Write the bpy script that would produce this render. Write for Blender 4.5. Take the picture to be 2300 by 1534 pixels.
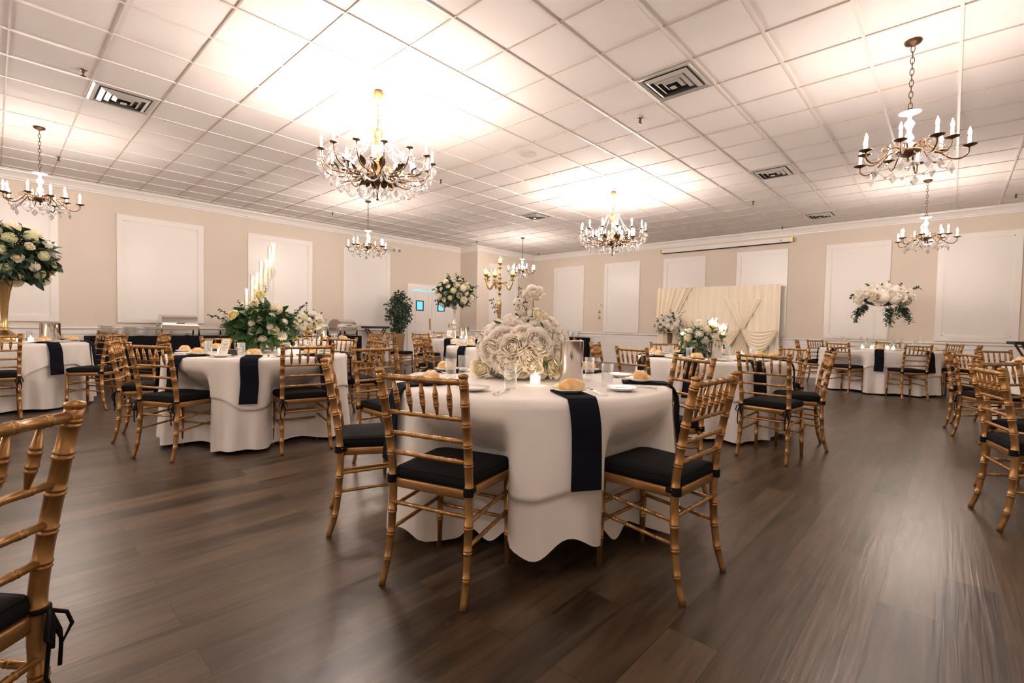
import bpy, math, random
from math import pi, sin, cos, radians, sqrt, hypot, atan2
from mathutils import Vector, Matrix
random.seed(7)
for o in list(bpy.data.objects): bpy.data.objects.remove(o)
SC = bpy.context.scene
COL = SC.collection
# ---------------------------------------------------------------- camera, exposure
F_PX, YAW, PITCH, ROLL, CAM_H = 1072.95, 0.742987, -0.0333967, 0.0192571, 1.10
cam = bpy.data.cameras.new('camera'); camo = bpy.data.objects.new('camera', cam); COL.objects.link(camo)
cam.sensor_fit = 'HORIZONTAL'; cam.sensor_width = 36; cam.lens = 36*F_PX/2300; cam.clip_start = .05; cam.clip_end = 100
_f = Vector((-sin(YAW)*cos(PITCH), cos(YAW)*cos(PITCH), sin(PITCH))); _r = Vector((cos(YAW), sin(YAW), 0)); _u = _r.cross(_f)
_r2 = cos(ROLL)*_r+sin(ROLL)*_u; _u2 = -sin(ROLL)*_r+cos(ROLL)*_u
M = Matrix((( _r2.x,_u2.x,-_f.x,0),(_r2.y,_u2.y,-_f.y,0),(_r2.z,_u2.z,-_f.z,CAM_H),(0,0,0,1)))
camo.matrix_world = M; SC.camera = camo
SC.view_settings.view_transform = 'Standard'; SC.view_settings.look = 'None'; SC.view_settings.gamma = 1
SC.view_settings.use_curve_mapping = False; SC.view_settings.exposure = 2.03
BULB = 300.0       # candle bulb emission strength
w = bpy.data.worlds.new('world'); SC.world = w; w.use_nodes = True
w.node_tree.nodes['Background'].inputs[0].default_value = (.9, .85, .8, 1); w.node_tree.nodes['Background'].inputs[1].default_value = .02

# ---------------------------------------------------------------- materials
MAT = {}
def mat(name, col, rough=.5, metal=0, emit=0, ecol=None, trans=0, ior=1.45, spec=.5, bump=None, vary=None, sheen=0, coat=0, sss=0):
    m = bpy.data.materials.new(name); m.use_nodes = True; nt = m.node_tree; b = nt.nodes['Principled BSDF']
    b.inputs['Base Color'].default_value = (*col, 1); b.inputs['Roughness'].default_value = rough; b.inputs['Metallic'].default_value = metal
    b.inputs['IOR'].default_value = ior; b.inputs['Transmission Weight'].default_value = trans; b.inputs['Specular IOR Level'].default_value = spec
    if coat: b.inputs['Coat Weight'].default_value = coat
    if sheen: b.inputs['Sheen Weight'].default_value = sheen
    if emit: b.inputs['Emission Color'].default_value = (*(ecol or col), 1); b.inputs['Emission Strength'].default_value = emit
    if vary or bump:
        tc = nt.nodes.new('ShaderNodeTexCoord')
    if vary:   # (scale, second colour, contrast lo, hi)
        n = nt.nodes.new('ShaderNodeTexNoise'); n.inputs['Scale'].default_value = vary[0]; n.inputs['Detail'].default_value = 4
        r = nt.nodes.new('ShaderNodeValToRGB'); r.color_ramp.elements[0].color = (*col, 1); r.color_ramp.elements[1].color = (*vary[1], 1)
        r.color_ramp.elements[0].position = vary[2]; r.color_ramp.elements[1].position = vary[3]
        nt.links.new(tc.outputs['Object'], n.inputs['Vector']); nt.links.new(n.outputs['Fac'], r.inputs['Fac']); nt.links.new(r.outputs['Color'], b.inputs['Base Color'])
    if bump:   # (scale, strength, distance)
        n = nt.nodes.new('ShaderNodeTexNoise'); n.inputs['Scale'].default_value = bump[0]; n.inputs['Detail'].default_value = 3
        bp = nt.nodes.new('ShaderNodeBump'); bp.inputs['Strength'].default_value = bump[1]; bp.inputs['Distance'].default_value = bump[2]
        nt.links.new(tc.outputs['Object'], n.inputs['Vector']); nt.links.new(n.outputs['Fac'], bp.inputs['Height']); nt.links.new(bp.outputs['Normal'], b.inputs['Normal'])
    MAT[name] = m; return m
mat('wall', (.68,.605,.52), .75, bump=(180,.12,.002), spec=.3)
mat('trim', (.80,.77,.74), .32)
mat('ceiling', (.76,.715,.69), .8, bump=(140,.25,.003), spec=.2)
mat('grid', (.70,.64,.59), .4)
mat('grid_cross_shaded', (.46,.38,.32), .5)  # side shading of the cross tees put into the colour as tan
mat('gold', (.40,.225,.085), .34, metal=.65, vary=(14,(.33,.165,.052),.35,.7), bump=(60,.06,.002))
mat('gold_ring', (.62,.37,.15), .3, metal=.6)
mat('cushion', (.006,.006,.007), .85, bump=(350,.2,.002), spec=.2)
mat('napkin', (.006,.007,.012), .95, bump=(400,.2,.002), spec=.15)
mat('cloth', (.78,.74,.70), .85, bump=(5.5,.30,.02), spec=.25, sheen=.1)
mat('underlay', (.72,.68,.64), .88, bump=(5.5,.30,.02), spec=.2)
mat('china', (.82,.80,.77), .12)
mat('steel', (.62,.58,.54), .16, metal=1)
mat('steel_dark', (.25,.23,.22), .3, metal=.9)
mat('silver', (.70,.66,.62), .12, metal=1)
def thin_glass(name, base, edge, rough, col=(1,1,1)):
    # thin clear glass: see-through face on, mirror-like at the edges
    m = bpy.data.materials.new(name); m.use_nodes = True; nt = m.node_tree; nt.nodes.remove(nt.nodes['Principled BSDF']); L = nt.links
    out = nt.nodes['Material Output']; tr = nt.nodes.new('ShaderNodeBsdfTransparent'); gl = nt.nodes.new('ShaderNodeBsdfGlossy'); mx = nt.nodes.new('ShaderNodeMixShader')
    tr.inputs[0].default_value = (*col,1); gl.inputs['Roughness'].default_value = rough; gl.inputs[0].default_value = (1,1,1,1)
    lw = nt.nodes.new('ShaderNodeLayerWeight'); lw.inputs[0].default_value = .35; mr = nt.nodes.new('ShaderNodeMapRange')
    mr.inputs[3].default_value = base; mr.inputs[4].default_value = edge
    L.new(lw.outputs['Facing'], mr.inputs[0]); L.new(mr.outputs[0], mx.inputs[0]); L.new(tr.outputs[0], mx.inputs[1]); L.new(gl.outputs[0], mx.inputs[2]); L.new(mx.outputs[0], out.inputs[0])
    MAT[name] = m
thin_glass('glass', .04, .62, .02, (.96,.97,.97))
thin_glass('crystal', .42, .9, .10, (.93,.94,.95))
thin_glass('water', .03, .3, .02)
mat('bronze', (.10,.055,.025), .38, metal=.8)
mat('bronze_light', (.36,.20,.09), .4, metal=.8)
mat('antique_gold', (.50,.33,.14), .25, metal=.9)
mat('milk', (.85,.82,.78), .25)
mat('sleeve', (.85,.80,.70), .5, emit=1.2, ecol=(1,.82,.6))
mat('bulb', (1,.9,.75), .4, emit=BULB*.85, ecol=(1,.85,.76))
mat('bulb_small', (1,.9,.75), .4, emit=BULB*.62, ecol=(1,.85,.76))
mat('flame', (1,.8,.5), .5, emit=45, ecol=(1,.72,.42))
mat('wax', (.9,.86,.72), .5, emit=.12, ecol=(1,.8,.5))
mat('wax_yellow', (.75,.68,.30), .5, emit=.25, ecol=(1,.85,.35))
mat('votive_wax', (.95,.9,.8), .5, emit=2.2, ecol=(1,.75,.5))
mat('bread', (.72,.40,.14), .55, vary=(22,(.84,.62,.34),.40,.62), bump=(60,.2,.004))
mat('butter', (.88,.75,.38), .4)
mat('leaf', (.035,.085,.03), .45, vary=(18,(.07,.15,.05),.35,.65))
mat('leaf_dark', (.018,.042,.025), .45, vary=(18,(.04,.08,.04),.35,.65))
mat('euca', (.045,.075,.06), .6)
mat('stem', (.12,.16,.06), .6)
mat('petal', (.95,.90,.82), .6)
mat('petal_cream', (.95,.88,.70), .6)
mat('petal_yellow', (.90,.84,.46), .6)
mat('petal_green', (.78,.78,.50), .6)
mat('black', (.008,.008,.010), .6)
mat('black_cloth', (.007,.007,.010), .95, bump=(300,.2,.002), spec=.15)
mat('wood_dark', (.10,.045,.02), .4)
mat('bark', (.13,.08,.05), .8)
mat('wicker', (.30,.19,.09), .7, bump=(90,.5,.01))
mat('drape', (.92,.83,.68), .8, sheen=.2)
mat('leg_metal', (.30,.29,.27), .45, metal=.6)
mat('brass', (.62,.42,.16), .3, metal=.9)
mat('blue_pane', (.1,.3,.8), .3, emit=.35, ecol=(.12,.50,1.0))
mat('plastic', (.75,.72,.68), .4)
mat('void', (.02,.02,.02), .9)
mat('paper', (.85,.82,.78), .7)
mat('ink', (.05,.05,.05), .7)
mat('vent_white', (.62,.60,.56), .25, metal=.35)
mat('speaker', (.62,.58,.55), .7)
def floor_mat():
    m = bpy.data.materials.new('floor'); m.use_nodes = True; nt = m.node_tree; b = nt.nodes['Principled BSDF']; L = nt.links
    N = lambda t, **k: nt.nodes.new(t)
    tc = N('ShaderNodeTexCoord'); mp = N('ShaderNodeMapping'); mp.inputs['Rotation'].default_value = (0,0,pi/2)
    L.new(tc.outputs['Object'], mp.inputs['Vector'])
    br = N('ShaderNodeTexBrick'); br.offset = .37; br.offset_frequency = 2
    for k, v in (('Scale',1),('Mortar Size',.0012),('Mortar Smooth',.2),('Bias',0),('Brick Width',1.22),('Row Height',.182)): br.inputs[k].default_value = v
    br.inputs['Color1'].default_value = (0,0,0,1); br.inputs['Color2'].default_value = (1,1,1,1); br.inputs['Mortar'].default_value = (.5,.5,.5,1)
    L.new(mp.outputs['Vector'], br.inputs['Vector'])
    # grain running along the planks, shifted per plank
    sc = N('ShaderNodeMapping'); sc.inputs['Scale'].default_value = (9,.9,1); L.new(tc.outputs['Object'], sc.inputs['Vector'])
    add = N('ShaderNodeVectorMath'); add.operation = 'MULTIPLY_ADD'; add.inputs[1].default_value = (7,13,3)
    L.new(br.outputs['Color'], add.inputs[0]); L.new(sc.outputs['Vector'], add.inputs[2])
    n1 = N('ShaderNodeTexNoise'); n1.inputs['Scale'].default_value = 1.3; n1.inputs['Detail'].default_value = 5; n1.inputs['Distortion'].default_value = 1.2
    L.new(add.outputs[0], n1.inputs['Vector'])
    wv = N('ShaderNodeTexNoise'); wv.inputs['Scale'].default_value = 7; wv.inputs['Detail'].default_value = 4; wv.inputs['Distortion'].default_value = .6
    L.new(add.outputs[0], wv.inputs['Vector'])
    r = N('ShaderNodeValToRGB'); e = r.color_ramp.elements
    e[0].position = .30; e[0].color = (.024,.0145,.0085,1); e[1].position = .70; e[1].color = (.142,.093,.056,1)
    mixf = N('ShaderNodeMath'); mixf.operation = 'MULTIPLY_ADD'; mixf.inputs[1].default_value = .26
    L.new(br.outputs['Color'], mixf.inputs[0])
    sub = N('ShaderNodeMath'); sub.operation = 'MULTIPLY_ADD'; sub.inputs[1].default_value = .75; sub.inputs[2].default_value = .0
    L.new(n1.outputs['Fac'], sub.inputs[0]); L.new(sub.outputs[0], mixf.inputs[2]); L.new(mixf.outputs[0], r.inputs['Fac'])
    mx = N('ShaderNodeMix'); mx.data_type = 'RGBA'; mx.blend_type = 'MULTIPLY'; mx.inputs[0].default_value = .45
    L.new(r.outputs['Color'], mx.inputs[6]); L.new(wv.outputs['Fac'], mx.inputs[7])
    mx2 = N('ShaderNodeMix'); mx2.data_type = 'RGBA'; mx2.inputs[7].default_value = (.012,.008,.006,1)
    L.new(br.outputs['Fac'], mx2.inputs[0]); L.new(mx.outputs[2], mx2.inputs[6]); L.new(mx2.outputs[2], b.inputs['Base Color'])
    b.inputs['Roughness'].default_value = .31; b.inputs['Specular IOR Level'].default_value = .55
    fine = N('ShaderNodeMapping'); fine.inputs['Scale'].default_value = (34,1.5,1); L.new(tc.outputs['Object'], fine.inputs['Vector'])
    n3 = N('ShaderNodeTexNoise'); n3.inputs['Scale'].default_value = 1.5; n3.inputs['Detail'].default_value = 2; n3.inputs['Distortion'].default_value = .7
    L.new(fine.outputs['Vector'], n3.inputs['Vector'])
    bp = N('ShaderNodeBump'); bp.inputs['Strength'].default_value = .30; bp.inputs['Distance'].default_value = .003
    L.new(n3.outputs['Fac'], bp.inputs['Height']); L.new(bp.outputs['Normal'], b.inputs['Normal'])
    MAT['floor'] = m
floor_mat()
for k_ in ('petal','petal_cream','petal_yellow','petal_green'):   # petals let some light through
    nt = MAT[k_].node_tree; b = nt.nodes['Principled BSDF']; t_ = nt.nodes.new('ShaderNodeBsdfTranslucent'); t_.inputs[0].default_value = b.inputs['Base Color'].default_value; mx = nt.nodes.new('ShaderNodeMixShader'); mx.inputs[0].default_value = .38
    nt.links.new(b.outputs[0], mx.inputs[1]); nt.links.new(t_.outputs[0], mx.inputs[2]); nt.links.new(mx.outputs[0], nt.nodes['Material Output'].inputs[0])

# ---------------------------------------------------------------- mesh builder
class MB:
    def __init__(s): s.v = []; s.f = []
    def add(s, vs, fs, M=None):
        o = len(s.v)
        s.v += [tuple((M @ Vector(p)) if M else p) for p in vs]
        s.f += [tuple(i+o for i in f) for f in fs]; return s
    def box(s, a, b, M=None):
        x0,y0,z0 = a; x1,y1,z1 = b
        return s.add([(x0,y0,z0),(x1,y0,z0),(x1,y1,z0),(x0,y1,z0),(x0,y0,z1),(x1,y0,z1),(x1,y1,z1),(x0,y1,z1)],
            [(0,3,2,1),(4,5,6,7),(0,1,5,4),(1,2,6,5),(2,3,7,6),(3,0,4,7)], M)
    def lathe(s, prof, seg=24, M=None, cap=True):
        vs = []; fs = []
        for r, z in prof:
            for i in range(seg): a = 2*pi*i/seg; vs.append((r*cos(a), r*sin(a), z))
        n = len(prof)
        for j in range(n-1):
            for i in range(seg):
                k = (i+1) % seg; fs.append((j*seg+i, j*seg+k, (j+1)*seg+k, (j+1)*seg+i))
        if cap:
            if prof[0][0] > 1e-5: fs.append(tuple(range(seg-1,-1,-1)))
            if prof[-1][0] > 1e-5: fs.append(tuple((n-1)*seg+i for i in range(seg)))
        return s.add(vs, fs, M)
    def tube(s, pts, rad, seg=8, M=None, cap=True, sx=1.0):
        pts = [Vector(p) for p in pts]; n = len(pts)
        if not hasattr(rad, '__len__'): rad = [rad]*n
        vs = []; fs = []; up = None
        for i, p in enumerate(pts):
            t = (pts[min(i+1,n-1)]-pts[max(i-1,0)]).normalized()
            if up is None:
                up = Vector((0,0,1)) if abs(t.z) < .9 else Vector((1,0,0))
            b = t.cross(up)
            if b.length < 1e-6: up = Vector((0,1,0)); b = t.cross(up)
            b.normalize(); up = b.cross(t).normalized()
            for k in range(seg):
                a = 2*pi*k/seg; q = p+rad[i]*(cos(a)*b*sx+sin(a)*up); vs.append(tuple(q))
        for j in range(n-1):
            for i in range(seg):
                k = (i+1) % seg; fs.append((j*seg+i, j*seg+k, (j+1)*seg+k, (j+1)*seg+i))
        if cap: fs.append(tuple(range(seg-1,-1,-1))); fs.append(tuple((n-1)*seg+i for i in range(seg)))
        return s.add(vs, fs, M)
    def sphere(s, c, r, seg=10, rings=6, sc=(1,1,1), M=None):
        vs = [(c[0],c[1],c[2]-r*sc[2])]
        for j in range(1, rings):
            a = -pi/2+pi*j/rings
            for i in range(seg): b = 2*pi*i/seg; vs.append((c[0]+r*sc[0]*cos(a)*cos(b), c[1]+r*sc[1]*cos(a)*sin(b), c[2]+r*sc[2]*sin(a)))
        vs.append((c[0],c[1],c[2]+r*sc[2])); fs = []
        for i in range(seg): fs.append((0, 1+(i+1)%seg, 1+i))
        for j in range(rings-2):
            for i in range(seg): k=(i+1)%seg; fs.append((1+j*seg+i,1+j*seg+k,1+(j+1)*seg+k,1+(j+1)*seg+i))
        t = len(vs)-1
        for i in range(seg): fs.append((t, 1+(rings-2)*seg+i, 1+(rings-2)*seg+(i+1)%seg))
        return s.add(vs, fs, M)
    def grid(s, fn, nu, nv, M=None, closed=False):
        vs = [fn(i/(nu-1) if not closed else i/nu, j/(nv-1)) for j in range(nv) for i in range(nu)]; fs = []
        for j in range(nv-1):
            for i in range(nu if closed else nu-1):
                k = (i+1) % nu; fs.append((j*nu+i, j*nu+k, (j+1)*nu+k, (j+1)*nu+i))
        return s.add(vs, fs, M)
    def mesh(s, name, smooth=True, mats=None):
        me = bpy.data.meshes.new(name); me.from_pydata(s.v, [], s.f); me.validate()
        if smooth: me.polygons.foreach_set('use_smooth', [True]*len(me.polygons))
        if mats: me.materials.append(MAT[mats])
        me.update(); return me
def link(name, me, parent=None, loc=None, M=None):
    o = bpy.data.objects.new(name, me); COL.objects.link(o)
    if parent: o.parent = parent
    if loc is not None: o.location = loc
    if M is not None: o.matrix_local = M
    return o
def part(name, mb, m, parent, smooth=True, loc=None, label=None, kind=None):
    o = link(name, mb.mesh(name, smooth, m), parent, loc)
    if smooth == 'auto': sharp(o)
    if label: o['label'] = label
    if kind: o['kind'] = kind
    return o
def sharp(o, ang=35):
    try: o.data.set_sharp_from_angle(angle=radians(ang))
    except Exception: pass
    return o
def tag(o, label, cat, group=None, kind=None):
    o['label'] = label; o['category'] = cat
    if group: o['group'] = group
    if kind: o['kind'] = kind
    return o
def empty(name, loc=(0,0,0), rz=0):
    o = bpy.data.objects.new(name, None); COL.objects.link(o); o.location = loc; o.rotation_euler = (0,0,rz); o.empty_display_size = .1; return o
def solid(name, mb, m, label, cat, group=None, smooth=True, loc=None, rz=None):
    o = link(name, mb.mesh(name, bool(smooth), m), None, loc)
    if rz is not None: o.rotation_euler = (0,0,rz)
    if smooth == 'auto': sharp(o)
    return tag(o, label, cat, group)
def struct(name, mb, m, smooth=False, parent=None):
    o = link(name, mb.mesh(name, smooth, m), parent)
    if not parent: o['kind'] = 'structure'
    return o
def copy_tree(o, parent=None, depth=0):
    c = o.copy(); COL.objects.link(c); c.parent = parent
    if parent is not None: c.matrix_parent_inverse = o.matrix_parent_inverse.copy()
    for ch in list(KIDS.get(o.name, [])): 
        copy_tree(ch, c, depth+1)
    return c
KIDS = {}
def register(root):
    for ch in bpy.data.objects:
        if ch.parent is not None: KIDS.setdefault(ch.parent.name, [])
    def rec(o):
        KIDS[o.name] = list(o.children)
        for c in o.children: rec(c)
    rec(root)
R3 = lambda a, ax='Z': Matrix.Rotation(a, 4, ax)
T3 = lambda x, y, z: Matrix.Translation((x, y, z))
S3 = lambda x, y, z: Matrix.Diagonal((x, y, z, 1))

# ---------------------------------------------------------------- room shell
TILE = .6096; GX0 = -6.1242; GY0 = .12745; CEIL = CAM_H+2.4902
XL, XJ, XR, YB, YJ, YN = -11.9, -11.1, 3.0, 13.2, 10.4, -7.0
struct('floor', MB().box((XL-.2,YN-.2,-.1),(XR+.2,YB+.2,0)), 'floor')
struct('ceiling', MB().box((XL-.2,YN-.2,CEIL+.004),(XR+.2,YB+.2,CEIL+.15)), 'ceiling')
g = MB(); g2 = MB()
k = math.ceil((XL-GX0)/TILE)
while GX0+k*TILE < XR:
    x = GX0+k*TILE; g.box((x-.012,YN,CEIL-.006),(x+.012,YB,CEIL+.004)); k += 1
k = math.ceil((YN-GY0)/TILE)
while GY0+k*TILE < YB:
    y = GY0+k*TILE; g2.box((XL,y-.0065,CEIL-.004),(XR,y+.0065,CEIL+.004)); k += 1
struct('trim_12', g2, 'grid_cross_shaded'); struct('trim_1', g, 'grid')
struct('wall_left', MB().box((XL-.2,YN-.2,0),(XL,YJ,CEIL)), 'wall')
struct('wall_step', MB().box((XL-.2,YJ,0),(XJ,YB+.2,CEIL)), 'wall')
struct('wall_back', MB().box((XJ,YB,0),(XR+.2,YB+.2,CEIL)), 'wall')
struct('wall_right', MB().box((XR,YN-.2,0),(XR+.2,YB,CEIL)), 'wall')
struct('wall_near', MB().box((XL,YN-.2,0),(XR,YN,CEIL)), 'wall')
def sweep(path, prof, name, m='trim'):
    """profile (out, z) swept along a polyline on the floor plan, mitred, room side to the right of travel"""
    n = len(path); rows = []
    for i, p in enumerate(path):
        d0 = Vector(path[i])-Vector(path[i-1]) if i else Vector(path[1])-Vector(path[0])
        d1 = Vector(path[i+1])-Vector(path[i]) if i < n-1 else d0
        d0 = d0.normalized(); d1 = d1.normalized()
        n0 = Vector((d0.y,-d0.x)); n1 = Vector((d1.y,-d1.x)); m_ = (n0+n1); m_ = m_/max(m_.dot(n0), 1e-4)
        rows.append([(p[0]+m_.x*o, p[1]+m_.y*o, z) for o, z in prof])
    mb = MB(); k_ = len(prof); vs = [q for r in rows for q in r]; fs = []
    for i in range(n-1):
        for j in range(k_-1): fs.append((i*k_+j, (i+1)*k_+j, (i+1)*k_+j+1, i*k_+j+1))
    mb.add(vs, fs); return struct(name, mb, m)
crown = [(0,CEIL-.165),(.018,CEIL-.16),(.02,CEIL-.14),(.035,CEIL-.13),(.045,CEIL-.10),(.075,CEIL-.06),(.11,CEIL-.035),(.115,CEIL-.015),(.135,CEIL-.01),(.135,CEIL)]
wallpath = [(XL,YN),(XL,YJ),(XJ,YJ),(XJ,YB),(XR,YB),(XR,YN),(XL,YN)]
sweep(wallpath, crown, 'trim_2')
rail = [(0,.855),(.02,.86),(.022,.875),(.045,.895),(.045,.91),(.02,.918),(0,.92)]
base = [(.02,0),(.02,.12),(.012,.135),(0,.14)]
sweep([(XL,YN),(XL,8.33)], rail, 'trim_3'); sweep([(XL,10.15),(XL,YJ),(XJ,YJ),(XJ,YB),(XR,YB),(XR,YN)], rail, 'trim_4')
sweep([(XL,YN),(XL,8.33)], base, 'baseboard_left'); sweep([(XL,10.15),(XL,YJ),(XJ,YJ),(XJ,YB),(XR,YB),(XR,YN)], base, 'baseboard_back')
# wainscot boards: white field with recessed look made by rails and stiles
def wains(name, axis, c, a0, a1, sgn, start, step, gapw=.11):
    mb = MB()
    def bx(u0,u1,z0,z1,d0,d1):
        if axis == 'x': mb.box((min(c+sgn*d0,c+sgn*d1),u0,z0),(max(c+sgn*d0,c+sgn*d1),u1,z1))
        else: mb.box((u0,min(c+sgn*d0,c+sgn*d1),z0),(u1,max(c+sgn*d0,c+sgn*d1),z1))
    bx(a0,a1,.0,.87,0,.006)
    bx(a0,a1,.79,.87,.006,.018); bx(a0,a1,.0,.22,.006,.018)
    s = start
    while s < a1+gapw:
        lo, hi = max(a0,s-gapw/2), min(a1,s+gapw/2)
        if hi > lo: bx(lo,hi,.22,.79,.006,.018)
        s += step
    struct(name, mb, 'trim')
wains('trim_5','x',XL,YN,8.33,1,-6.3,1.155); wains('trim_6','y',YB,XJ,XR,-1,-10.5,1.18); wains('trim_7','x',XJ,YJ,YB,1,10.4,1.4); wains('trim_8','y',YJ,XL,XJ,-1,XL,1.6)
wains('trim_9','x',XR,YN,YB,-1,-6,1.2)
# framed white window shutters
wn = 0
def shutter(axis, c, a0, a1, z0, z1, sgn):
    global wn; wn += 1
    def B(mb,u0,u1,zz0,zz1,d0,d1):
        if axis == 'x': mb.box((min(c+sgn*d0,c+sgn*d1),u0,zz0),(max(c+sgn*d0,c+sgn*d1),u1,zz1))
        else: mb.box((u0,min(c+sgn*d0,c+sgn*d1),zz0),(u1,max(c+sgn*d0,c+sgn*d1),zz1))
    p = MB(); B(p,a0+.04,a1-.04,z0+.04,z1-.04,.001,.012)
    o = struct('window_%d' % wn, p, 'trim')
    f = MB(); wf = .105
    for (u0,u1,q0,q1) in ((a0,a1,z0,z0+wf),(a0,a1,z1-wf,z1),(a0,a0+wf,z0+wf,z1-wf),(a1-wf,a1,z0+wf,z1-wf)): B(f,u0,u1,q0,q1,.0,.03)
    for (u0,u1,q0,q1) in ((a0+wf,a1-wf,z0+wf,z0+wf+.015),(a0+wf,a1-wf,z1-wf-.015,z1-wf),(a0+wf,a0+wf+.015,z0+wf,z1-wf),(a1-wf-.015,a1-wf,z0+wf,z1-wf)): B(f,u0,u1,q0,q1,.0,.02)
    part('window_frame', f, 'trim', o, False)
for a0,a1 in ((-3.02,-1.52),(-.69,.82),(1.64,3.09),(3.97,5.46),(6.3,7.72)): shutter('x', XL, a0, a1, 1.01, 3.1, 1)
shutter('x', XJ, 10.95, 12.3, .98, 3.1, 1)
for a0,a1 in ((-10.18,-8.94),(-8.17,-6.95),(-6.2,-4.99),(-4.19,-3.0),(-2.21,-1.02),(-.26,.94),(1.7,2.9)): shutter('y', YB, a0, a1, .95, 3.11, -1)
# double doors on the left wall
d = MB()
d.box((XL,8.33,0),(XL+.035,8.49,2.29)); d.box((XL,9.98,0),(XL+.035,10.15,2.29)); d.box((XL,8.49,2.12),(XL+.035,9.98,2.29))
struct('trim_10', d, 'trim')
for i,(y0,y1,wy0,wy1) in enumerate(((8.49,9.225,8.62,8.90),(9.235,9.98,9.44,9.72))):
    p = MB(); p.box((XL+.002,y0,.01),(XL+.03,y1,2.085))
    do = struct('door_%d' % (i+1), p, 'trim')
    q = MB()
    for (z0,z1) in ((.15,.88),(1.12,2.0)):
        for (a,b,c_,e) in ((y0+.12,y1-.12,z0,z0+.02),(y0+.12,y1-.12,z1-.02,z1),(y0+.12,y0+.14,z0,z1),(y1-.14,y1-.12,z0,z1)): q.box((XL+.03,a,c_),(XL+.038,b,e))
    part('moulding', q, 'trim', do, False)
    q = MB()
    for (a,b,c_,e) in ((wy0,wy1,1.50,1.525),(wy0,wy1,1.775,1.80),(wy0,wy0+.03,1.525,1.775),(wy1-.03,wy1,1.525,1.775)): q.box((XL+.03,a,c_),(XL+.045,b,e))
    part('window_frame', q, 'black', do, False)
    part('window_pane', MB().box((XL+.03,wy0+.03,1.525),(XL+.034,wy1-.03,1.775)), 'blue_pane', do, False, label='small window pane glowing blue')
    yy = y1-.07 if i == 0 else y1-.06
    q = MB(); q.box((XL+.03,yy-.03,.92 if i==0 else 1.0),(XL+.036,yy+.03,1.27 if i==0 else 1.12)); part('push_plate', q, 'brass', do, False, label='brass push plate')
struct('trim_11', MB().box((XL+.004,8.49,2.088),(XL+.02,9.98,2.118)), 'blue_pane')

# ---------------------------------------------------------------- ceiling fittings
def vent(ix, iy, label, flat=False):
    x0 = GX0+ix*TILE+.012; y0 = GY0+iy*TILE+.012; s = TILE-.024; z = CEIL-.002
    r = empty('ceiling_vent', (x0+s/2, y0+s/2, z)); tag(r, label, 'air vent', 'square ceiling air diffusers')
    h = s/2
    if flat:
        part('grille', MB().box((-h,-h,-.004),(h,h,.001)), 'speaker', r, False); return
    def ring(mb, a, b, za, zb):
        vs = [(sx*a,sy*a,za) for sx,sy in ((-1,-1),(1,-1),(1,1),(-1,1))]+[(sx*b,sy*b,zb) for sx,sy in ((-1,-1),(1,-1),(1,1),(-1,1))]
        mb.add(vs, [(0,1,5,4),(1,2,6,5),(2,3,7,6),(3,0,4,7)])
    part('opening', MB().box((-h*.8,-h*.8,-.0015),(h*.8,h*.8,.0015)), 'void', r, False)
    m = MB(); ring(m,h,h*.93,-.002,-.012); ring(m,h*.93,h*.80,-.012,-.003); part('frame', m, 'vent_white', r, False)
    for a in (.74,.54,.34):
        m = MB(); ring(m,h*(a-.02),h*(a-.13),-.012,-.030); ring(m,h*a,h*(a-.02),-.008,-.012); part('louvre', m, 'vent_white', r, False)
    part('centre_plate', MB().box((-h*.1,-h*.1,-.05),(h*.1,h*.1,-.046)), 'vent_white', r, False)
vent(6,7,'polished square ceiling vent, largest in view, between the two nearest right chandeliers')
vent(-2,1,'square ceiling vent at upper left, near the leftmost chandelier')
vent(6,13,'mid-distance square ceiling vent right of the second large chandelier')
vent(-2,13,'small distant square vent left of the second large chandelier')
vent(6,19,'farthest square ceiling vent close to the back wall crown')
vent(-6,16,'plain grey square ceiling grille behind the farthest chandelier', True)
def disc_thing(name, x, y, label, cat, group):
    m = MB(); m.lathe([(.0,-.006),(.095,-.006),(.115,-.004),(.118,0)],28); r = solid(name, m, 'speaker', label, cat, group, loc=(x,y,CEIL-.001)); return r
for x,y,l in ((-8.88,2.85,'round ceiling speaker left of the largest chandelier'),(-4.63,5.3,'round ceiling speaker between the two largest chandeliers'),(-8.98,7.62,'faint round ceiling speaker near the distant small chandeliers')):
    disc_thing('ceiling_speaker', x, y, l, 'speaker', 'round ceiling speakers')
def sprinkler(x, y, label, dark=True):
    r = empty('sprinkler', (x,y,CEIL)); tag(r, label, 'sprinkler', 'ceiling fire sprinklers')
    part('escutcheon', MB().lathe([(.012,-.014),(.034,-.006),(.036,0)],16), 'silver', r)
    m = MB(); m.lathe([(.011,-.03),(.014,-.028),(.014,-.008),(.011,0)],10); m.lathe([(.006,-.055),(.008,-.03)],8); m.lathe([(.0,-.066),(.022,-.064),(.022,-.06),(0,-.055)],12)
    m.tube([(-.012,0,-.03),(-.016,0,-.045),(-.004,0,-.058)],.003,6); m.tube([(.012,0,-.03),(.016,0,-.045),(.004,0,-.058)],.003,6)
    part('sprinkler_head', m, 'bronze', r)
for x,y,l in ((-6.53,.65,'dark sprinkler head at upper left beside the left vent'),(-10.33,.73,'bronze sprinkler just right of the leftmost chandelier chain'),
    (-2.81,5.23,'sprinkler hanging in a tile below the largest vent'),(-6.57,5.26,'sprinkler right of the biggest chandelier crystals'),(-2.91,9.98,'small sprinkler under the mid-distance right vent'),
    (-10.44,5.26,'sprinkler left of the small middle chandelier'),(-10.46,9.76,'small far sprinkler above the stepped wall'),(-3.07,12.83,'tiny sprinkler above the projector screen end'),
    (.75,12.26,'faint sprinkler at the far right above the last shutter'),(-10.51,12.71,'tiny sprinkler in the far corner beside the farthest chandelier')): sprinkler(x,y,l)

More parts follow.
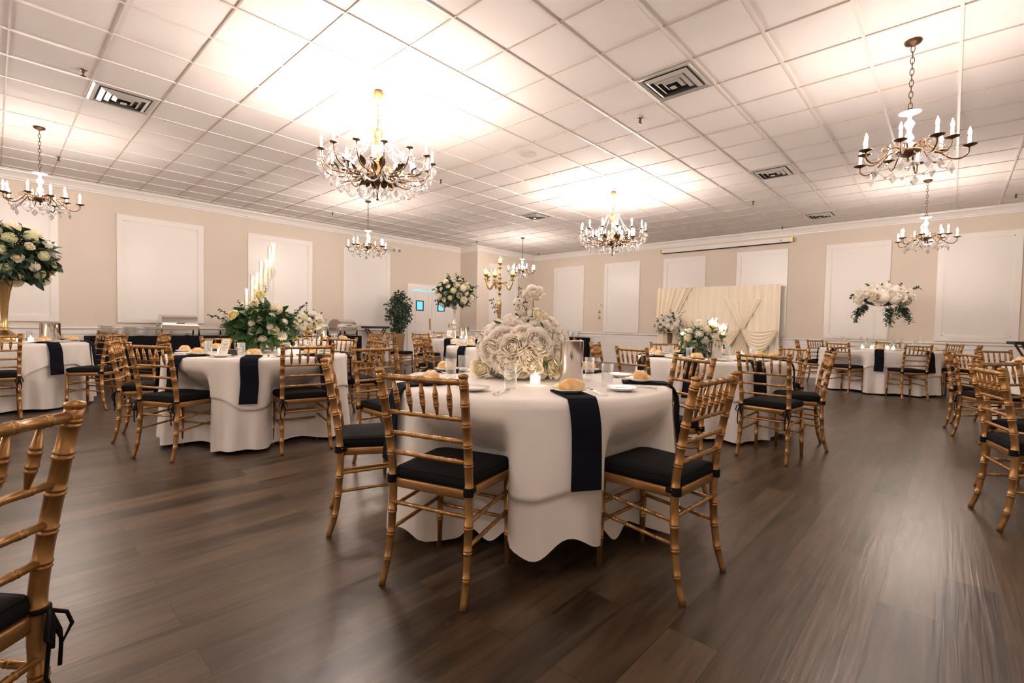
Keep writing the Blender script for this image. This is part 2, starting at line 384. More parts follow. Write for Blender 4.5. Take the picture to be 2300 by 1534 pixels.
# ---------------------------------------------------------------- chandeliers
def chain(z0, z1, r=.014, n=None):
    m = MB(); L = z1-z0; n = n or max(3, int(L/.045)); s = L/n
    for i in range(n):
        zc = z0+s*(i+.5); a = (i%2)*pi/2; pts = []
        for k in range(11):
            t = 2*pi*k/10; pts.append((r*cos(t)*cos(a), r*cos(t)*sin(a), zc+s*.68*sin(t)))
        m.tube(pts, .0032, 5, cap=False)
    return m
def kite(h, wd):   # faceted pendant, top at 0
    m = MB(); vs = [(0,0,0)]; zs = (-h*.42,); seg = 6
    for i in range(seg): a = 2*pi*i/seg; vs.append((wd*cos(a), wd*.55*sin(a), -h*.55))
    vs.append((0,0,-h)); fs = []
    for i in range(seg): k = (i+1)%seg; fs += [(0,1+i,1+k),(seg+1,1+k,1+i)]
    m.add(vs, fs); m.tube([(0,0,.012),(0,0,0)],.0012,4); return m
def almond(h, wd):
    m = MB(); m.lathe([(0,-h),(wd*.6,-h*.85),(wd,-h*.65),(wd*.75,-h*.35),(wd*.2,-.004),(0,0)],8); m.tube([(0,0,.01),(0,0,0)],.0012,4); return m
def beads(p0, p1, sag, n, r=.0075):
    m = MB()
    for i in range(n+1):
        t = i/n; x = [p0[k]+(p1[k]-p0[k])*t for k in range(3)]; x[2] -= sag*4*t*(1-t); m.sphere(x, r, 6, 4)
    return m
bulb_me = MB().lathe([(.0,0),(.009,.004),(.0125,.018),(.010,.038),(.005,.055),(0,.07)],8).mesh('bulb', True, 'bulb')
bulbs_me = MB().lathe([(.0,0),(.009,.004),(.0125,.018),(.010,.038),(.005,.055),(0,.07)],8).mesh('bulb', True, 'bulb_small'); kite_big = kite(.105,.034).mesh('crystal_pendant', False, 'crystal')
kite_me = kite(.095,.026).mesh('crystal_pendant', False, 'crystal'); alm_me = almond(.075,.017).mesh('crystal_pendant', False, 'crystal')
ball_me = MB().sphere((0,0,0),.022,10,6).mesh('crystal_ball', False, 'crystal')
sleeve_me = MB().lathe([(.011,0),(.011,.075),(.006,.08)],10).mesh('candle_sleeve', True, 'sleeve')
def smooth_path(P, k):
    P = [Vector(p) for p in P]; out = []
    for i in range(len(P)-1):
        a = P[max(0,i-1)]; b = P[i]; c = P[i+1]; d = P[min(len(P)-1,i+2)]
        for j in range(k):
            t = j/k; out.append(.5*((2*b)+(c-a)*t+(2*a-5*b+4*c-d)*t*t+(3*b-a-3*c+d)*t**3))
    out.append(P[-1]); return out
def small_chandelier(loc, label):
    r = empty('chandelier', loc); tag(r, label, 'chandelier')
    H = CEIL-loc[2]
    part('canopy', MB().lathe([(.008,-.045),(.02,-.035),(.055,-.02),(.062,-.006),(.06,0)],24), 'bronze', r, loc=(0,0,H))
    zt = 2.99-loc[2]
    part('chain', chain(zt+.03, H-.04), 'bronze', r)
    m = MB(); pts = [(.024*cos(2*pi*k/16),0,zt+.012+.024*sin(2*pi*k/16)) for k in range(17)]; m.tube(pts,.004,6,cap=False); part('loop', m, 'bronze', r)
    b = zt
    m = MB(); m.lathe([(.0,-.03),(.02,-.03),(.03,-.015),(.075,-.004),(.078,.0),(.03,-.002),(0,-.002)],24); part('glass_dish', m, 'milk', r, loc=(0,0,b))
    m = MB(); m.lathe([(.012,-.03),(.014,-.06),(.034,-.085),(.038,-.10),(.018,-.14),(.016,-.17),(.034,-.21),(.036,-.225),(.012,-.235),(.024,-.25),(.042,-.265),(.034,-.285),(.014,-.30),(.016,-.33)],18,); part('glass_column', m, 'milk', r, loc=(0,0,b))
    m = MB(); m.lathe([(0,-.42),(.006,-.415),(.012,-.405),(.006,-.39),(.012,-.38),(.05,-.365),(.085,-.34),(.092,-.325),(.085,-.32),(.0,-.325)],22); part('bowl', m, 'bronze', r, loc=(0,0,b))
    ci = b-.375
    arm = MB()
    pts = smooth_path([(.05,0,.01),(.10,0,.045),(.16,0,.03),(.22,0,-.035),(.28,0,-.085),(.34,0,-.095),(.385,0,-.06),(.39,0,-.015)], 4)
    arm.tube(pts,[.0085-.003*i/len(pts) for i in range(len(pts))],7)
    arm.tube(smooth_path([(.16,0,.03),(.20,0,.05),(.235,0,.03),(.22,0,.005),(.20,0,.02)],3),.004,6)
    arm_me = arm.mesh('arm', True, 'bronze')
    cup = MB().lathe([(.006,-.012),(.014,-.006),(.045,.004),(.052,.010),(.047,.009),(.0,.003)],18).mesh('candle_cup', True, 'bronze')
    n = 10
    for i in range(n):
        a = 2*pi*i/n+.2; up = (.05 if i%2 else 0); s = 1.0 if not i%2 else .78
        Ma = T3(0,0,ci+.03+up*.6) @ R3(a) @ S3(s,s,1)
        ao = link('arm', arm_me, r, M=Ma)
        ex = .39*s; ez = ci+.03+up*.6+pts[-1][2]
        link('candle_cup', cup, r, (ex*cos(a),ex*sin(a),ez+.012))
        link('candle_sleeve', sleeve_me, r, (ex*cos(a),ex*sin(a),ez+.018))
        link('bulb', bulbs_me, r, (ex*cos(a),ex*sin(a),ez+.098))
        rr = .27*s+.02; link('crystal_pendant', kite_big, r, M=T3(rr*cos(a),rr*sin(a),ci-.085+up*.5) @ R3(a+pi/2)); link('crystal_ball', ball_me, r, M=T3(rr*1.0*cos(a+.3),rr*sin(a+.3),ci-.11) @ S3(.6,.6,.6))
        a2 = a+2*pi/n
        part('bead_swag', beads((rr*cos(a),rr*sin(a),ci-.06),(rr*cos(a2),rr*sin(a2),ci-.06),.045,12,.006), 'crystal', r, False)
        if not i%2:
            m = beads((.085*cos(a),.085*sin(a),ci+.02),(.3*cos(a),.3*sin(a),ci+.02),.05,14,.006); part('bead_swag', m, 'crystal', r, False)
    link('crystal_ball', ball_me, r, (0,0,b-.47)); link('crystal_ball', ball_me, r, (.06,.02,b-.44)); link('crystal_ball', ball_me, r, (-.05,.03,b-.45))
    return r
def leafy(h, wd, curl):
    m = MB()
    def fn(u, v):
        t = v; s = (u-.5)*2*wd*sin(pi*min(1,t*.9+.1))*(1+.12*cos(t*28)); return (curl*t*t*1.0, s, h*t-curl*.5*t**3+abs(s)*-.2)
    m.grid(fn,5,12); return m
def big_chandelier(loc, label):
    r = empty('crystal_chandelier', loc); tag(r, label, 'chandelier')
    H = CEIL-loc[2]; z = lambda a: a-loc[2]
    m = MB(); m.lathe([(.006,-.06),(.03,-.045),(.05,-.02),(.04,0)],16)
    for i in range(6):
        a = i*pi/3; m.add(*(lambda q:(q.v,q.f))(leafy(.03,.028,.10)), M=T3(0,0,-.035) @ R3(a) @ T3(.02,0,0))
    part('canopy', m, 'bronze_light', r, loc=(0,0,H))
    part('chain', chain(z(3.28), H-.05, .013), 'bronze_light', r)
    m = MB(); m.tube([(0,0,z(3.29)),(0,0,z(3.05))],.008,8)
    m.lathe([(.01,z(2.66)),(.03,z(2.69)),(.012,z(2.73)),(.014,z(2.80)),(.035,z(2.84)),(.04,z(2.86)),(.016,z(2.89)),(.014,z(2.96)),(.03,z(3.0)),(.04,z(3.05)),(.02,z(3.10)),(.01,z(3.14))],14)
    part('column', m, 'antique_gold', r)
    lf = leafy(.14,.03,.09).mesh('crown_leaf', True, 'bronze_light')
    for i in range(8): link('crown_leaf', lf, r, M=T3(0,0,z(3.08)) @ R3(i*pi/4+.3) @ T3(.03,0,0))
    m = MB(); m.lathe([(0,z(2.42)),(.008,z(2.425)),(.016,z(2.44)),(.006,z(2.455)),(.009,z(2.47)),(.008,z(2.53)),(.03,z(2.60)),(.075,z(2.66)),(.085,z(2.69)),(.06,z(2.72)),(.0,z(2.73))],18); part('hub', m, 'bronze', r)
    n = 14; zc = 2.84
    def armpts(R, zz):
        out = []
        for t in range(13):
            u = t/12; x = .05+(R-.05)*sin(u*pi/2)**1.1; q = z(2.69)-.035*sin(pi*u*.9)+(zz-2.665)*max(0,(u-.5)/.5)**1.9; out.append((x,0,q))
        return out
    def mkarm(R, zz):
        m = MB(); p = armpts(R,zz); m.tube(p,[.009-.003*t/12 for t in range(13)],7)
        q = leafy(.13,.032,.08); m.add(q.v,q.f,M=T3(R*.70,0,z(2.66)) @ R3(.0)); q = leafy(.11,.03,-.08); m.add(q.v,q.f,M=T3(R*.48,0,z(2.64))); q = leafy(.09,.03,.06); m.add(q.v,q.f,M=T3(R*.30,0,z(2.67)) @ R3(pi,'X'))
        return m.mesh('arm', True, 'bronze')
    a1 = mkarm(.58,zc); a2 = mkarm(.36,2.74)
    cup = MB().lathe([(.005,-.02),(.012,-.008),(.036,-.002),(.044,.006),(.040,.007),(.034,.002),(0,.002)],16).mesh('candle_cup', True, 'bronze')
    def lamp(R, zz, a):
        c, s = R*cos(a), R*sin(a)
        link('candle_cup', cup, r, (c,s,z(zz)+.01)); link('candle_sleeve', sleeve_me, r, (c,s,z(zz)+.012)); link('bulb', bulb_me, r, (c,s,z(zz)+.092))
    pend = 0
    for i in range(n):
        a = 2*pi*i/n
        link('arm', a1, r, M=R3(a)); lamp(.58,zc,a)
        for da, rr, zz in ((.0,.615,zc-.02),(.10,.59,zc-.03),(-.10,.59,zc-.03)): link('crystal_pendant', alm_me, r, (rr*cos(a+da),rr*sin(a+da),z(zz)-.01))
        link('crystal_pendant', kite_me if i%2 else alm_me, r, M=T3(.47*cos(a+.1),.47*sin(a+.1),z(2.62)) @ R3(a))
        link('crystal_pendant', alm_me, r, (.36*cos(a),.36*sin(a),z(2.60))); link('crystal_pendant', alm_me, r, (.53*cos(a+.2),.53*sin(a+.2),z(2.68)))
        b2 = a+2*pi/n
        part('bead_swag', beads((.60*cos(a),.60*sin(a),z(zc)-.04),(.60*cos(b2),.60*sin(b2),z(zc)-.04),.13,18,.009), 'crystal', r, False)
        part('bead_swag', beads((.42*cos(a),.42*sin(a),z(2.60)),(.42*cos(b2),.42*sin(b2),z(2.60)),.08,14,.009), 'crystal', r, False)
        if i%2 == 0:
            part('bead_strand', beads((.10*cos(a),.10*sin(a),z(3.17)),(.46*cos(a),.46*sin(a),z(2.78)),.07,30,.0095), 'crystal', r, False)
            link('arm', a2, r, M=R3(a+.22)); lamp(.36,2.74,a+.22)
            link('crystal_pendant', kite_me, r, M=T3(.20*cos(a),.20*sin(a),z(2.56)) @ R3(a))
            link('crystal_pendant', alm_me, r, (.1*cos(a+.3),.1*sin(a+.3),z(2.55)))
        elif i%4 == 1:
            part('bead_strand', beads((.10*cos(a),.10*sin(a),z(3.17)),(.30*cos(a),.30*sin(a),z(2.72)),.03,28,.0085), 'crystal', r, False)
    return r
big_chandelier((-4.63,2.84,2.42), 'largest crystal chandelier, hanging over the left half near the camera')
big_chandelier((-4.66,7.76,2.42), 'second large crystal chandelier, farther back in front of the back wall')
for x,y,l in ((-8.95,.45,'small bronze chandelier at the far left edge over the trumpet vase'),(-8.9,5.25,'small bronze chandelier between the left shutters, behind the largest one'),
    (-9.03,10.2,'farthest small chandelier, in the corner beside the stepped wall'),(-.33,5.35,'nearest small bronze chandelier, top right with kite crystals'),(-.37,10.33,'small chandelier at right hanging lower behind the nearest small one')):
    small_chandelier((x,y,2.52), l)
# unseen chandeliers added behind the camera, repeating the rows, to fill in light
big_chandelier((-4.63,-2.6,2.42), 'added large crystal chandelier behind the camera, unseen fill light')
small_chandelier((-.35,.30,2.52), 'added small bronze chandelier overhead just behind the camera, unseen fill light')
small_chandelier((-.35,-4.6,2.52), 'added small bronze chandelier behind the camera at the right, unseen fill light')
small_chandelier((-8.95,-4.6,2.52), 'added small bronze chandelier behind the camera at the left wall, unseen fill light')

# ---------------------------------------------------------------- chiavari chairs
def bamboo(mb, pts, r, joints, seg=9, taper=None, jw=.0062, bump=1.14):
    """tube along a polyline with doubled bamboo rings at the given arc fractions"""
    P = [Vector(p) for p in pts]; d = [0]
    for a, b in zip(P, P[1:]): d.append(d[-1]+(b-a).length)
    L = d[-1]; ts = {x: 1.0 for x in [q/L for q in d]}
    for j in joints:
        for off, s in ((-1.5,1.0),(-1.2,bump),(-.55,bump),(-.3,1.0),(.3,1.0),(.55,bump),(1.2,bump),(1.5,1.0)): ts[j+off*jw/L] = s
    keys = sorted(t for t in ts if 0 <= t <= 1); pp = []; rr = []
    for t in keys:
        s = t*L; i = max(k for k in range(len(d)-1) if d[k] <= s+1e-9); u = (s-d[i])/(d[i+1]-d[i])
        pp.append(P[i].lerp(P[i+1], u)); rr.append((taper(t) if taper else r)*ts[t])
    mb.tube(pp, rr, seg); return mb
def make_chair(bow):
    r = empty('chiavari_chair')
    # seat: slightly bowed trapezoid frame with a scooped lower edge
    def outline(s=1.0):
        pts = []; w0, w1, y0, y1 = .178*s, .200*s, -.178*s, .205*s
        for (cx, cy, a0, rad) in ((w1-.05,y1-.05,0,.05),(-w1+.05,y1-.05,90,.05),(-w0+.015,y0+.015,180,.015),(w0-.015,y0+.015,270,.015)):
            for k in range(6): a = radians(a0+90*k/5); pts.append((cx+rad*cos(a), cy+rad*sin(a)))
        return pts
    def slab(mb, zs, ss):
        n = 24
        vs = [(x, y, z) for z, s in zip(zs, ss) for x, y in outline(s)]; fs = []
        for j in range(len(zs)-1):
            for i in range(n): k = (i+1)%n; fs.append((j*n+i, j*n+k, (j+1)*n+k, (j+1)*n+i))
        fs += [tuple(range(n-1,-1,-1)), tuple((len(zs)-1)*n+i for i in range(n))]; return mb.add(vs, fs)
    part('seat', slab(MB(), (.408,.412,.443,.447), (.975,1,1,.985)), 'gold', r)
    zs = (.447,.452,.468,.486,.497,.504); ss = (.93,.975,1.0,.985,.93,.80)
    cu = part('cushion', slab(MB(), zs, ss), 'cushion', r)
    pip = MB(); o_ = outline(.965); pip.tube([(x,y,.491) for x,y in o_+o_[:1]], .0035, 5, cap=False); part('piping', pip, 'cushion', cu)
    for s in (-1, 1):
        m = MB(); bamboo(m, smooth_path([(s*.199,-.226,0),(s*.194,-.196,.10),(s*.189,-.178,.24),(s*.187,-.172,.44),(s*.190,-.190,.60),(s*.196,-.228,.80),(s*.200,-.250,.900)], 3), .0155, (.12,.235,.34,.505,.615,.70,.795,.885,.965), 10, taper=lambda t: .0138+.0037*min(1,t*3))
        m.lathe([(.013,0),(.0175,.004),(.0205,.011),(.019,.018),(.0,.023)], 14, M=T3(s*.200,-.2505,.895)); part('back_leg', m, 'gold', r)
        m = MB(); bamboo(m, [(s*.190,.185,0),(s*.183,.180,.41)], .015, (.35,.62), 10, taper=lambda t: .0125+.004*min(1,t*2)); part('leg', m, 'gold', r)
        # side stretchers
        for z, in ((.33,),(.235,)):
            m = MB(); bamboo(m, [(s*.190,-.176,z-.01),(s*.185,.178,z+.015)], .0085, (.2,.4,.6,.8), 8); part('stretcher', m, 'gold', r)
        m = MB()
        px, py = s*.188, -.178
        if bow:
            m.lathe([(.0205,0),(.0205,.010)], 14, M=T3(px,py,.448)); 
            for q in (-1, 1):
                m.tube([(px,py-.022,.452),(px+q*.022,py-.040,.435),(px+q*.030,py-.044,.405),(px+q*.012,py-.040,.375),(px,py-.030,.42),(px,py-.024,.45)], .0045, 6)
                m.tube([(px,py-.024,.45),(px+q*.012,py-.034,.40),(px+q*.018,py-.030,.34+.03*q),(px+q*.010,py-.034,.30+.02*q)], .0042, 6)
            part('tie', m, 'cushion', cu)
        else:
            m.lathe([(.0205,0),(.021,.004),(.021,.030),(.0205,.034)], 16, M=T3(px,py,.428)); m.box((px-.012,py,.435),(px+.012,py+.04,.457)); part('tie', m, 'cushion', cu)
    m = MB(); bamboo(m, [(-.188,-.182,.345),(.188,-.182,.345)], .0085, (.17,.33,.5,.67,.83), 8); part('stretcher', m, 'gold', r)
    for z in (.30,.215):
        m = MB(); bamboo(m, [(-.186,.180,z),(.186,.180,z)], .0085, (.2,.4,.6,.8), 8); part('stretcher', m, 'gold', r)
    m = MB(); bamboo(m, [(-.195,-.246,.882),(.195,-.246,.882)], .0125, (.14,.32,.5,.68,.86), 10); part('top_rail', m, 'gold', r)
    for z, y in ((.735,-.215),(.645,-.199),(.560,-.185)):
        hw = .187+.008*(z-.5)/.4
        m = MB(); bamboo(m, [(-hw,y,z),(hw,y,z)], .0095, (.16,.33,.5,.67,.84), 8); part('back_rail', m, 'gold', r)
    for i in range(5):
        x = -.126+.063*i; m = MB()
        bamboo(m, [(x,-.217,.742),(x*1.02,-.232,.81),(x*1.04,-.244,.875)], .009, (.33,.62), 8, taper=lambda t: .0045+.0065*sin(pi*min(1,max(0,t))**.9), jw=.006); part('spindle', m, 'gold', r)
    return r
PROTO = {}
def chair(x, y, deg, kind, label, group):
    if kind not in PROTO: o = PROTO[kind] = make_chair(kind == 'bow')
    else: o = dup(PROTO[kind])
    o.location = (x, y, 0); o.rotation_euler = (0, 0, radians(deg)); tag(o, label, 'chair', group); return o
def dup(root):
    key = root.name
    if key not in KT: KT[key] = [(c, list(c.children)) for c in root.children]
    r = root.copy(); COL.objects.link(r)
    for c, gs in KT[key]:
        d = c.copy(); COL.objects.link(d); d.parent = r
        for q in gs: e = q.copy(); COL.objects.link(e); e.parent = d
    return r
KT = {}
TAB = dict(T1=(-1.81,2.14),T2=(-4.94,1.77),T3=(-8.3,3.75),T4=(-8.45,.1),T5=(-1.99,5.45),T6=(-5.09,5.24),T7=(-8.25,7.05),T8=(-1.,11.5),T9=(1.15,7.6),T10=(1.25,4.35))
def face(x, y, t): c = TAB[t]; return math.degrees(atan2(-(c[0]-x), c[1]-y))
G = {'T1':'chairs around the front table','T2':'chairs around the left floral table','T3':'chairs around the gold bowl table','T4':'chairs around the far left table','T5':'chairs around the floating candle table',
 'T6':'chairs around the candelabra table','T7':'chairs around the crystal vase table','T8':'chairs around the orchid table','T9':'chairs around the right edge table','T10':'chairs around the near right table'}
CH = [
 ('T1',-1.60,1.37,17,'band','gold bamboo chair with black cushion at the front table, centre-left, back to the viewer'),
 ('T1',-.96,2.055,87,'band','gold bamboo chair with black cushion at the front table, on its right, turned sideways'),
 ('T1',-2.38,1.45,331,'band','gold bamboo chair left of the front table, seen from the side facing right'),
 ('T1',-3.19,2.11,None,'band','gold bamboo chair behind the left rim of the front table, beyond the bread rolls'),
 ('T1',-1.44,3.09,150,'band','gold bamboo chair at far right of the front table, before the next table'),
 ('T2',-4.64,1.03,27,'bow','gold bamboo chair at the left floral table, nearest the camera, ribbon bows at its back'),
 ('T2',-5.51,.98,341,'bow','gold bamboo chair at the left end of the left floral table, seen edge-on'),
 ('T2',-4.19,1.83,80,'bow','gold bamboo chair right front of the left floral table, looped black tie'),
 ('T2',-4.80,2.72,165,'band','gold bamboo chair right of the left floral table, facing left, seen from the side'),
 ('T2',-5.78,1.75,None,'band','gold bamboo chair behind the left floral table, before the first chafing dish'),
 ('T2',-5.45,2.72,None,'band','gold bamboo chair behind the left floral table, second from its right end'),
 ('T3',-7.50,3.38,None,'band','gold bamboo chair in front of the gold bowl table, behind the left floral table'),
 ('T3',-7.59,4.33,130,'band','gold bamboo chair right of the gold bowl table, nearer of two'),
 ('T3',-8.25,4.82,None,'band','gold bamboo chair at the right of the gold bowl table, farther of two'),
 ('T4',-7.48,.0,90,'bow','gold bamboo chair at the left photo edge before the far left table, black bow hanging'),
 ('T4',-8.20,-.92,None,'band','gold bamboo chair at the left photo edge, left of the far left table'),
 ('T4',-9.40,-.05,None,'band','gold bamboo chair on the wall side of the far left table, behind the trumpet vase'),
 ('T4',-7.67,.84,145,'band','gold bamboo chair right of the far left table, seen from the side'),
 ('T4',-8.93,.90,202,'band','gold bamboo chair behind the far left table, before the plate stacks, left of a pair'),
 ('T4',-8.34,1.45,150,'band','gold bamboo chair before the plate stacks, right of a pair, beyond the left floral table'),
 ('T5',-1.13,4.60,355,'bow','gold bamboo chair before the floating candle table, back to viewer, long black ties'),
 ('T5',-1.07,5.28,107,'band','gold bamboo chair at the right of the floating candle table, side view leaning right'),
 ('T5',-1.50,6.25,None,'band','gold bamboo chair behind the floating candle table, right one, before the ivory drape'),
 ('T5',-2.68,6.05,None,'band','gold bamboo chair behind the floating candle table, left one, before the white bouquet'),
 ('T5',-3.00,5.12,None,'band','gold bamboo chair left of the floating candle table, farther of two by the wainscot'),
 ('T5',-2.25,4.50,None,'band','gold bamboo chair left of the floating candle table, nearer of two, dark knobs'),
 ('T6',-5.42,4.42,None,'band','gold bamboo chair in front of the candelabra table, right of an overlapping pair'),
 ('T6',-5.92,4.62,None,'band','gold bamboo chair beside the candelabra table, left of an overlapping pair'),
 ('T6',-4.15,5.40,None,'band','gold bamboo chair right of the candelabra table, glimpsed above the steel pitcher'),
 ('T6',-4.45,5.98,None,'band','gold bamboo chair right of the candelabra table, partly behind the white roses'),
 ('T7',-8.72,5.96,300,'band','gold bamboo chair left of the crystal vase table, side-on near the ficus pot'),
 ('T7',-7.97,6.10,None,'band','gold bamboo chair in front of the crystal vase table, back to the viewer'),
 ('T7',-9.05,7.42,None,'band','gold bamboo chair behind the crystal vase table, before the double doors'),
 ('T7',-8.30,7.98,None,'band','gold bamboo chair at the right of the crystal vase table, beside the white roses'),
 ('T8',-2.15,11.53,275,'band','gold bamboo chair at the left end of the orchid table, side-on, facing right'),
 ('T8',-2.00,12.15,None,'band','gold bamboo chair behind the left end of the orchid table'),
 ('T8',-1.40,10.57,334,'band','gold bamboo chair front left of the orchid table, back to the viewer'),
 ('T8',-.53,10.45,37,'band','gold bamboo chair front right of the orchid table, back to the viewer'),
 ('T8',-.98,12.58,None,'band','gold bamboo chair behind the middle of the orchid table'),
 ('T8',-.15,12.05,None,'band','gold bamboo chair behind the right end of the orchid table'),
 ('T8',.12,11.35,None,'band','gold bamboo chair at the right end of the orchid table, side-on'),
 ('T9',.23,7.73,261,'band','gold bamboo chair at the right edge table, farther left, seen edge-on'),
 ('T9',.34,6.94,300,'bow','gold bamboo chair at the right edge table, nearer left, with a black bow'),
 ('T9',.80,6.62,None,'band','gold bamboo chair at the right edge table, mostly cut off by the photo edge'),
 ('T9',.55,8.40,None,'band','gold bamboo chair behind the right edge table, before the black tray stand'),
 ('T10',.47,4.86,236,'band','gold bamboo chair at right edge, farther of two facing the cut-off near table'),
 ('T10',.40,4.07,286,'band','gold bamboo chair at right edge, nearest of two facing the cut-off near table'),
]
for t, x, y, dg, kd, lb in CH: chair(x, y, face(x, y, t) if dg is None else dg, kd, lb, G[t])
tag(chair(-1.47,-.195,131.8,'bow','gold bamboo chair back looming large in the lower left corner','x'), 'gold bamboo chair back looming large in the lower left corner', 'chair', 'chairs nearest the camera')

# ---------------------------------------------------------------- tables and cloths
TOPZ = .765
def wob(a, seed, n=5):
    rnd = random.Random(seed); return sum(rnd.uniform(-1,1)*cos(k*a+rnd.uniform(0,6.28))/k for k in range(1, n+1))
def cloth_fn(t, R, folds, seed, dents):
    rnd = random.Random(seed); ph = rnd.uniform(0,6.28); fr = folds
    def rad(a, d):
        u = min(1, d/.72); s = u*u*(3-2*u)
        f = (.5+.5*sin(fr*a+ph+1.1*wob(a,seed+1))); f2 = .5+.5*sin((fr*1.7)*a+2*wob(a,seed+2))
        am = .75+.5*wob(a,seed+3); f = f**1.6
        r = R+.012+.030*s+u*(.078*(f-.35)*max(.3,am)+.034*(f2-.5))+.006*sin(3*a+ph)*u
        for (da, dr, dw) in dents:
            q = abs((a-da+pi)%(2*pi)-pi)/dw
            if q < 1.6:
                k = 1/(1+math.exp((q-1.12)*15)); v = min(1, max(0,(d-.07)/.24)); v = v*v*(3-2*v); r = r*(1-k*v)+min(r,dr)*k*v
        return r
    return rad
def cloth_mesh(R, rad, length, off, nu=220, nv=26):
    """length(a) = hanging drop; off = outward offset so that layers do not touch"""
    def fn(u, v):
        a = 2*pi*u
        if v < .24: q = v/.24; r = q*(R-.012); return (r*cos(a), r*sin(a), TOPZ+off+.004)
        t = (v-.24)/.76; L = length(a); d = L*t
        e = min(1, d/.03); z = TOPZ+off+.004-.012*(1-sqrt(max(0,1-e*e)))-max(0,d-.012)
        if t < .001: return ((R-.012)*cos(a),(R-.012)*sin(a),TOPZ+off+.004)
        r = (R-.012)+.024*sin(e*pi/2)+ (rad(a, d)-R-.012)+off*.9
        return (r*cos(a), r*sin(a), z)
    m = MB(); m.grid(fn, nu, nv, closed=True); return m
TD = {'T1':'front table','T2':'left floral table','T3':'gold bowl table','T4':'far left table','T5':'floating candle table','T6':'candelabra table','T7':'crystal vase table','T8':'orchid table','T9':'right edge table','T10':'cut-off near right table'}
HEMS = {'T1':(1.19,.46,.3),'T2':(1.05,.42,.55),'T3':(1.05,.4,.2),'T4':(1.02,.47,.62),'T5':(1.12,.42,.8),'T6':(1.05,.4,.1),'T7':(1.05,.4,.4),'T8':(1.22,.42,.15),'T9':(1.1,.42,.5),'T10':(1.1,.42,.5)}
for k, (cx, cy) in TAB.items():
    R = .94 if k == 'T8' else .765
    t = empty('round_table', (cx,cy,0)); tag(t, 'round folding banquet table under white cloths, the '+TD[k], 'table', 'round banquet tables')
    m = MB(); m.lathe([(R-.01,TOPZ-.03),(R,TOPZ-.026),(R,TOPZ-.004),(R-.006,TOPZ)], 48); part('tabletop', m, 'leg_metal', t)
    for i in range(4):
        a = .5+i*pi/2; rr = .42; m = MB()
        m.tube([(rr*cos(a)*.9,rr*sin(a)*.9,TOPZ-.03),(rr*cos(a),rr*sin(a),.0)], .014, 8); part('leg', m, 'leg_metal', t)
    dents = []
    for (tt, x, y, dg, kd, lb) in CH:
        if tt != k: continue
        dx, dy = x-cx, y-cy; d = hypot(dx, dy)
        if d-.23 < R+.07: dents.append((atan2(dy,dx), max(R-.215,d-.235), min(.5, math.asin(min(.9,.215/max(.3,d))))))
    rad = cloth_fn(k, R, {'T1':15,'T2':14}.get(k,16), hash_ := sum(ord(c) for c in k)*7, dents)
    sq, cap, ph = HEMS[k]
    lift = .10 if k == 'T1' else .012
    under = lambda a, k=k: TOPZ-.018-.010*(1+sin(9*a))-(.0 if k != 'T1' else .105*math.exp(-(((a+.62+pi)%(2*pi)-pi)/.42)**2)+.03*(1+sin(17*a)))
    over = lambda a: min(cap+.02*sin(7*a), sq/max(abs(cos(a-ph)),abs(sin(a-ph)))-R)+.012*sin(13*a)
    if k == 'T1': over = lambda a: .43+.035*sin(4*a+.6)+.012*sin(13*a)
    o = link('tablecloth', cloth_mesh(R, rad, under, .0).mesh('tablecloth', True, 'underlay'), None, (cx,cy,0)); tag(o, 'floor-length white tablecloth, lower layer on the '+TD[k], 'tablecloth', 'floor-length white tablecloths')
    o = link('tablecloth_overlay', cloth_mesh(R, rad, over, .017).mesh('tablecloth_overlay', True, 'cloth'), None, (cx,cy,0)); tag(o, 'white overlay cloth draped on top of the '+TD[k], 'tablecloth', 'white overlay cloths')
    for q in (bpy.data.objects[o.name],):
        s_ = q.modifiers.new('t', 'SOLIDIFY'); s_.thickness = .0025; s_.offset = 1
TZ = TOPZ+.017+.008     # upper face of the overlay

# ---------------------------------------------------------------- tableware
plate_me = MB().lathe([(0,0),(.045,0),(.05,.004),(.078,.013),(.082,.016),(.080,.018),(.05,.008),(.045,.006),(0,.006)],40).mesh('plate', True, 'china')
tumb = MB(); tumb.lathe([(0,0),(.026,0),(.029,.004),(.0325,.115),(.0310,.115),(.0275,.022),(.0,.018)],28)
tumb_me = tumb.mesh('tumbler', True, 'glass')
goblet_me = MB().lathe([(0,0),(.034,0),(.034,.003),(.005,.010),(.004,.085),(.006,.09),(.024,.11),(.030,.14),(.026,.185),(.0245,.185),(.0285,.14),(.022,.112),(0,.095)],20).mesh('goblet', True, 'glass')
flute_me = MB().lathe([(0,0),(.03,0),(.03,.003),(.005,.008),(.004,.09),(.012,.10),(.023,.15),(.021,.22),(.0195,.22),(.0215,.15),(.010,.103),(0,.098)],20).mesh('champagne_flute', True, 'glass')
def roll_mesh(seed):
    rnd = random.Random(seed); m = MB(); ph = rnd.uniform(0,6)
    def fn(u, v):
        a = 2*pi*u; b = -pi/2+pi*v; x = .062*cos(b)*cos(a)*(1+.05*cos(2*a+ph)); y = .042*cos(b)*sin(a); z = .034*sin(b)
        if z < -.014: z = -.014-(abs(z)-.014)*.25
        if z > 0: z *= 1.15-.22*math.exp(-(y/.007)**2)*max(0,1-abs(x)/.06)
        return (x, y, z+.019)
    m.grid(fn, 28, 14, closed=True); return m.mesh('bread_roll', True, 'bread')
rolls = [roll_mesh(i) for i in range(3)]
butter_me = MB().sphere((0,0,.014),.0145,12,8).mesh('butter_ball', True, 'butter')
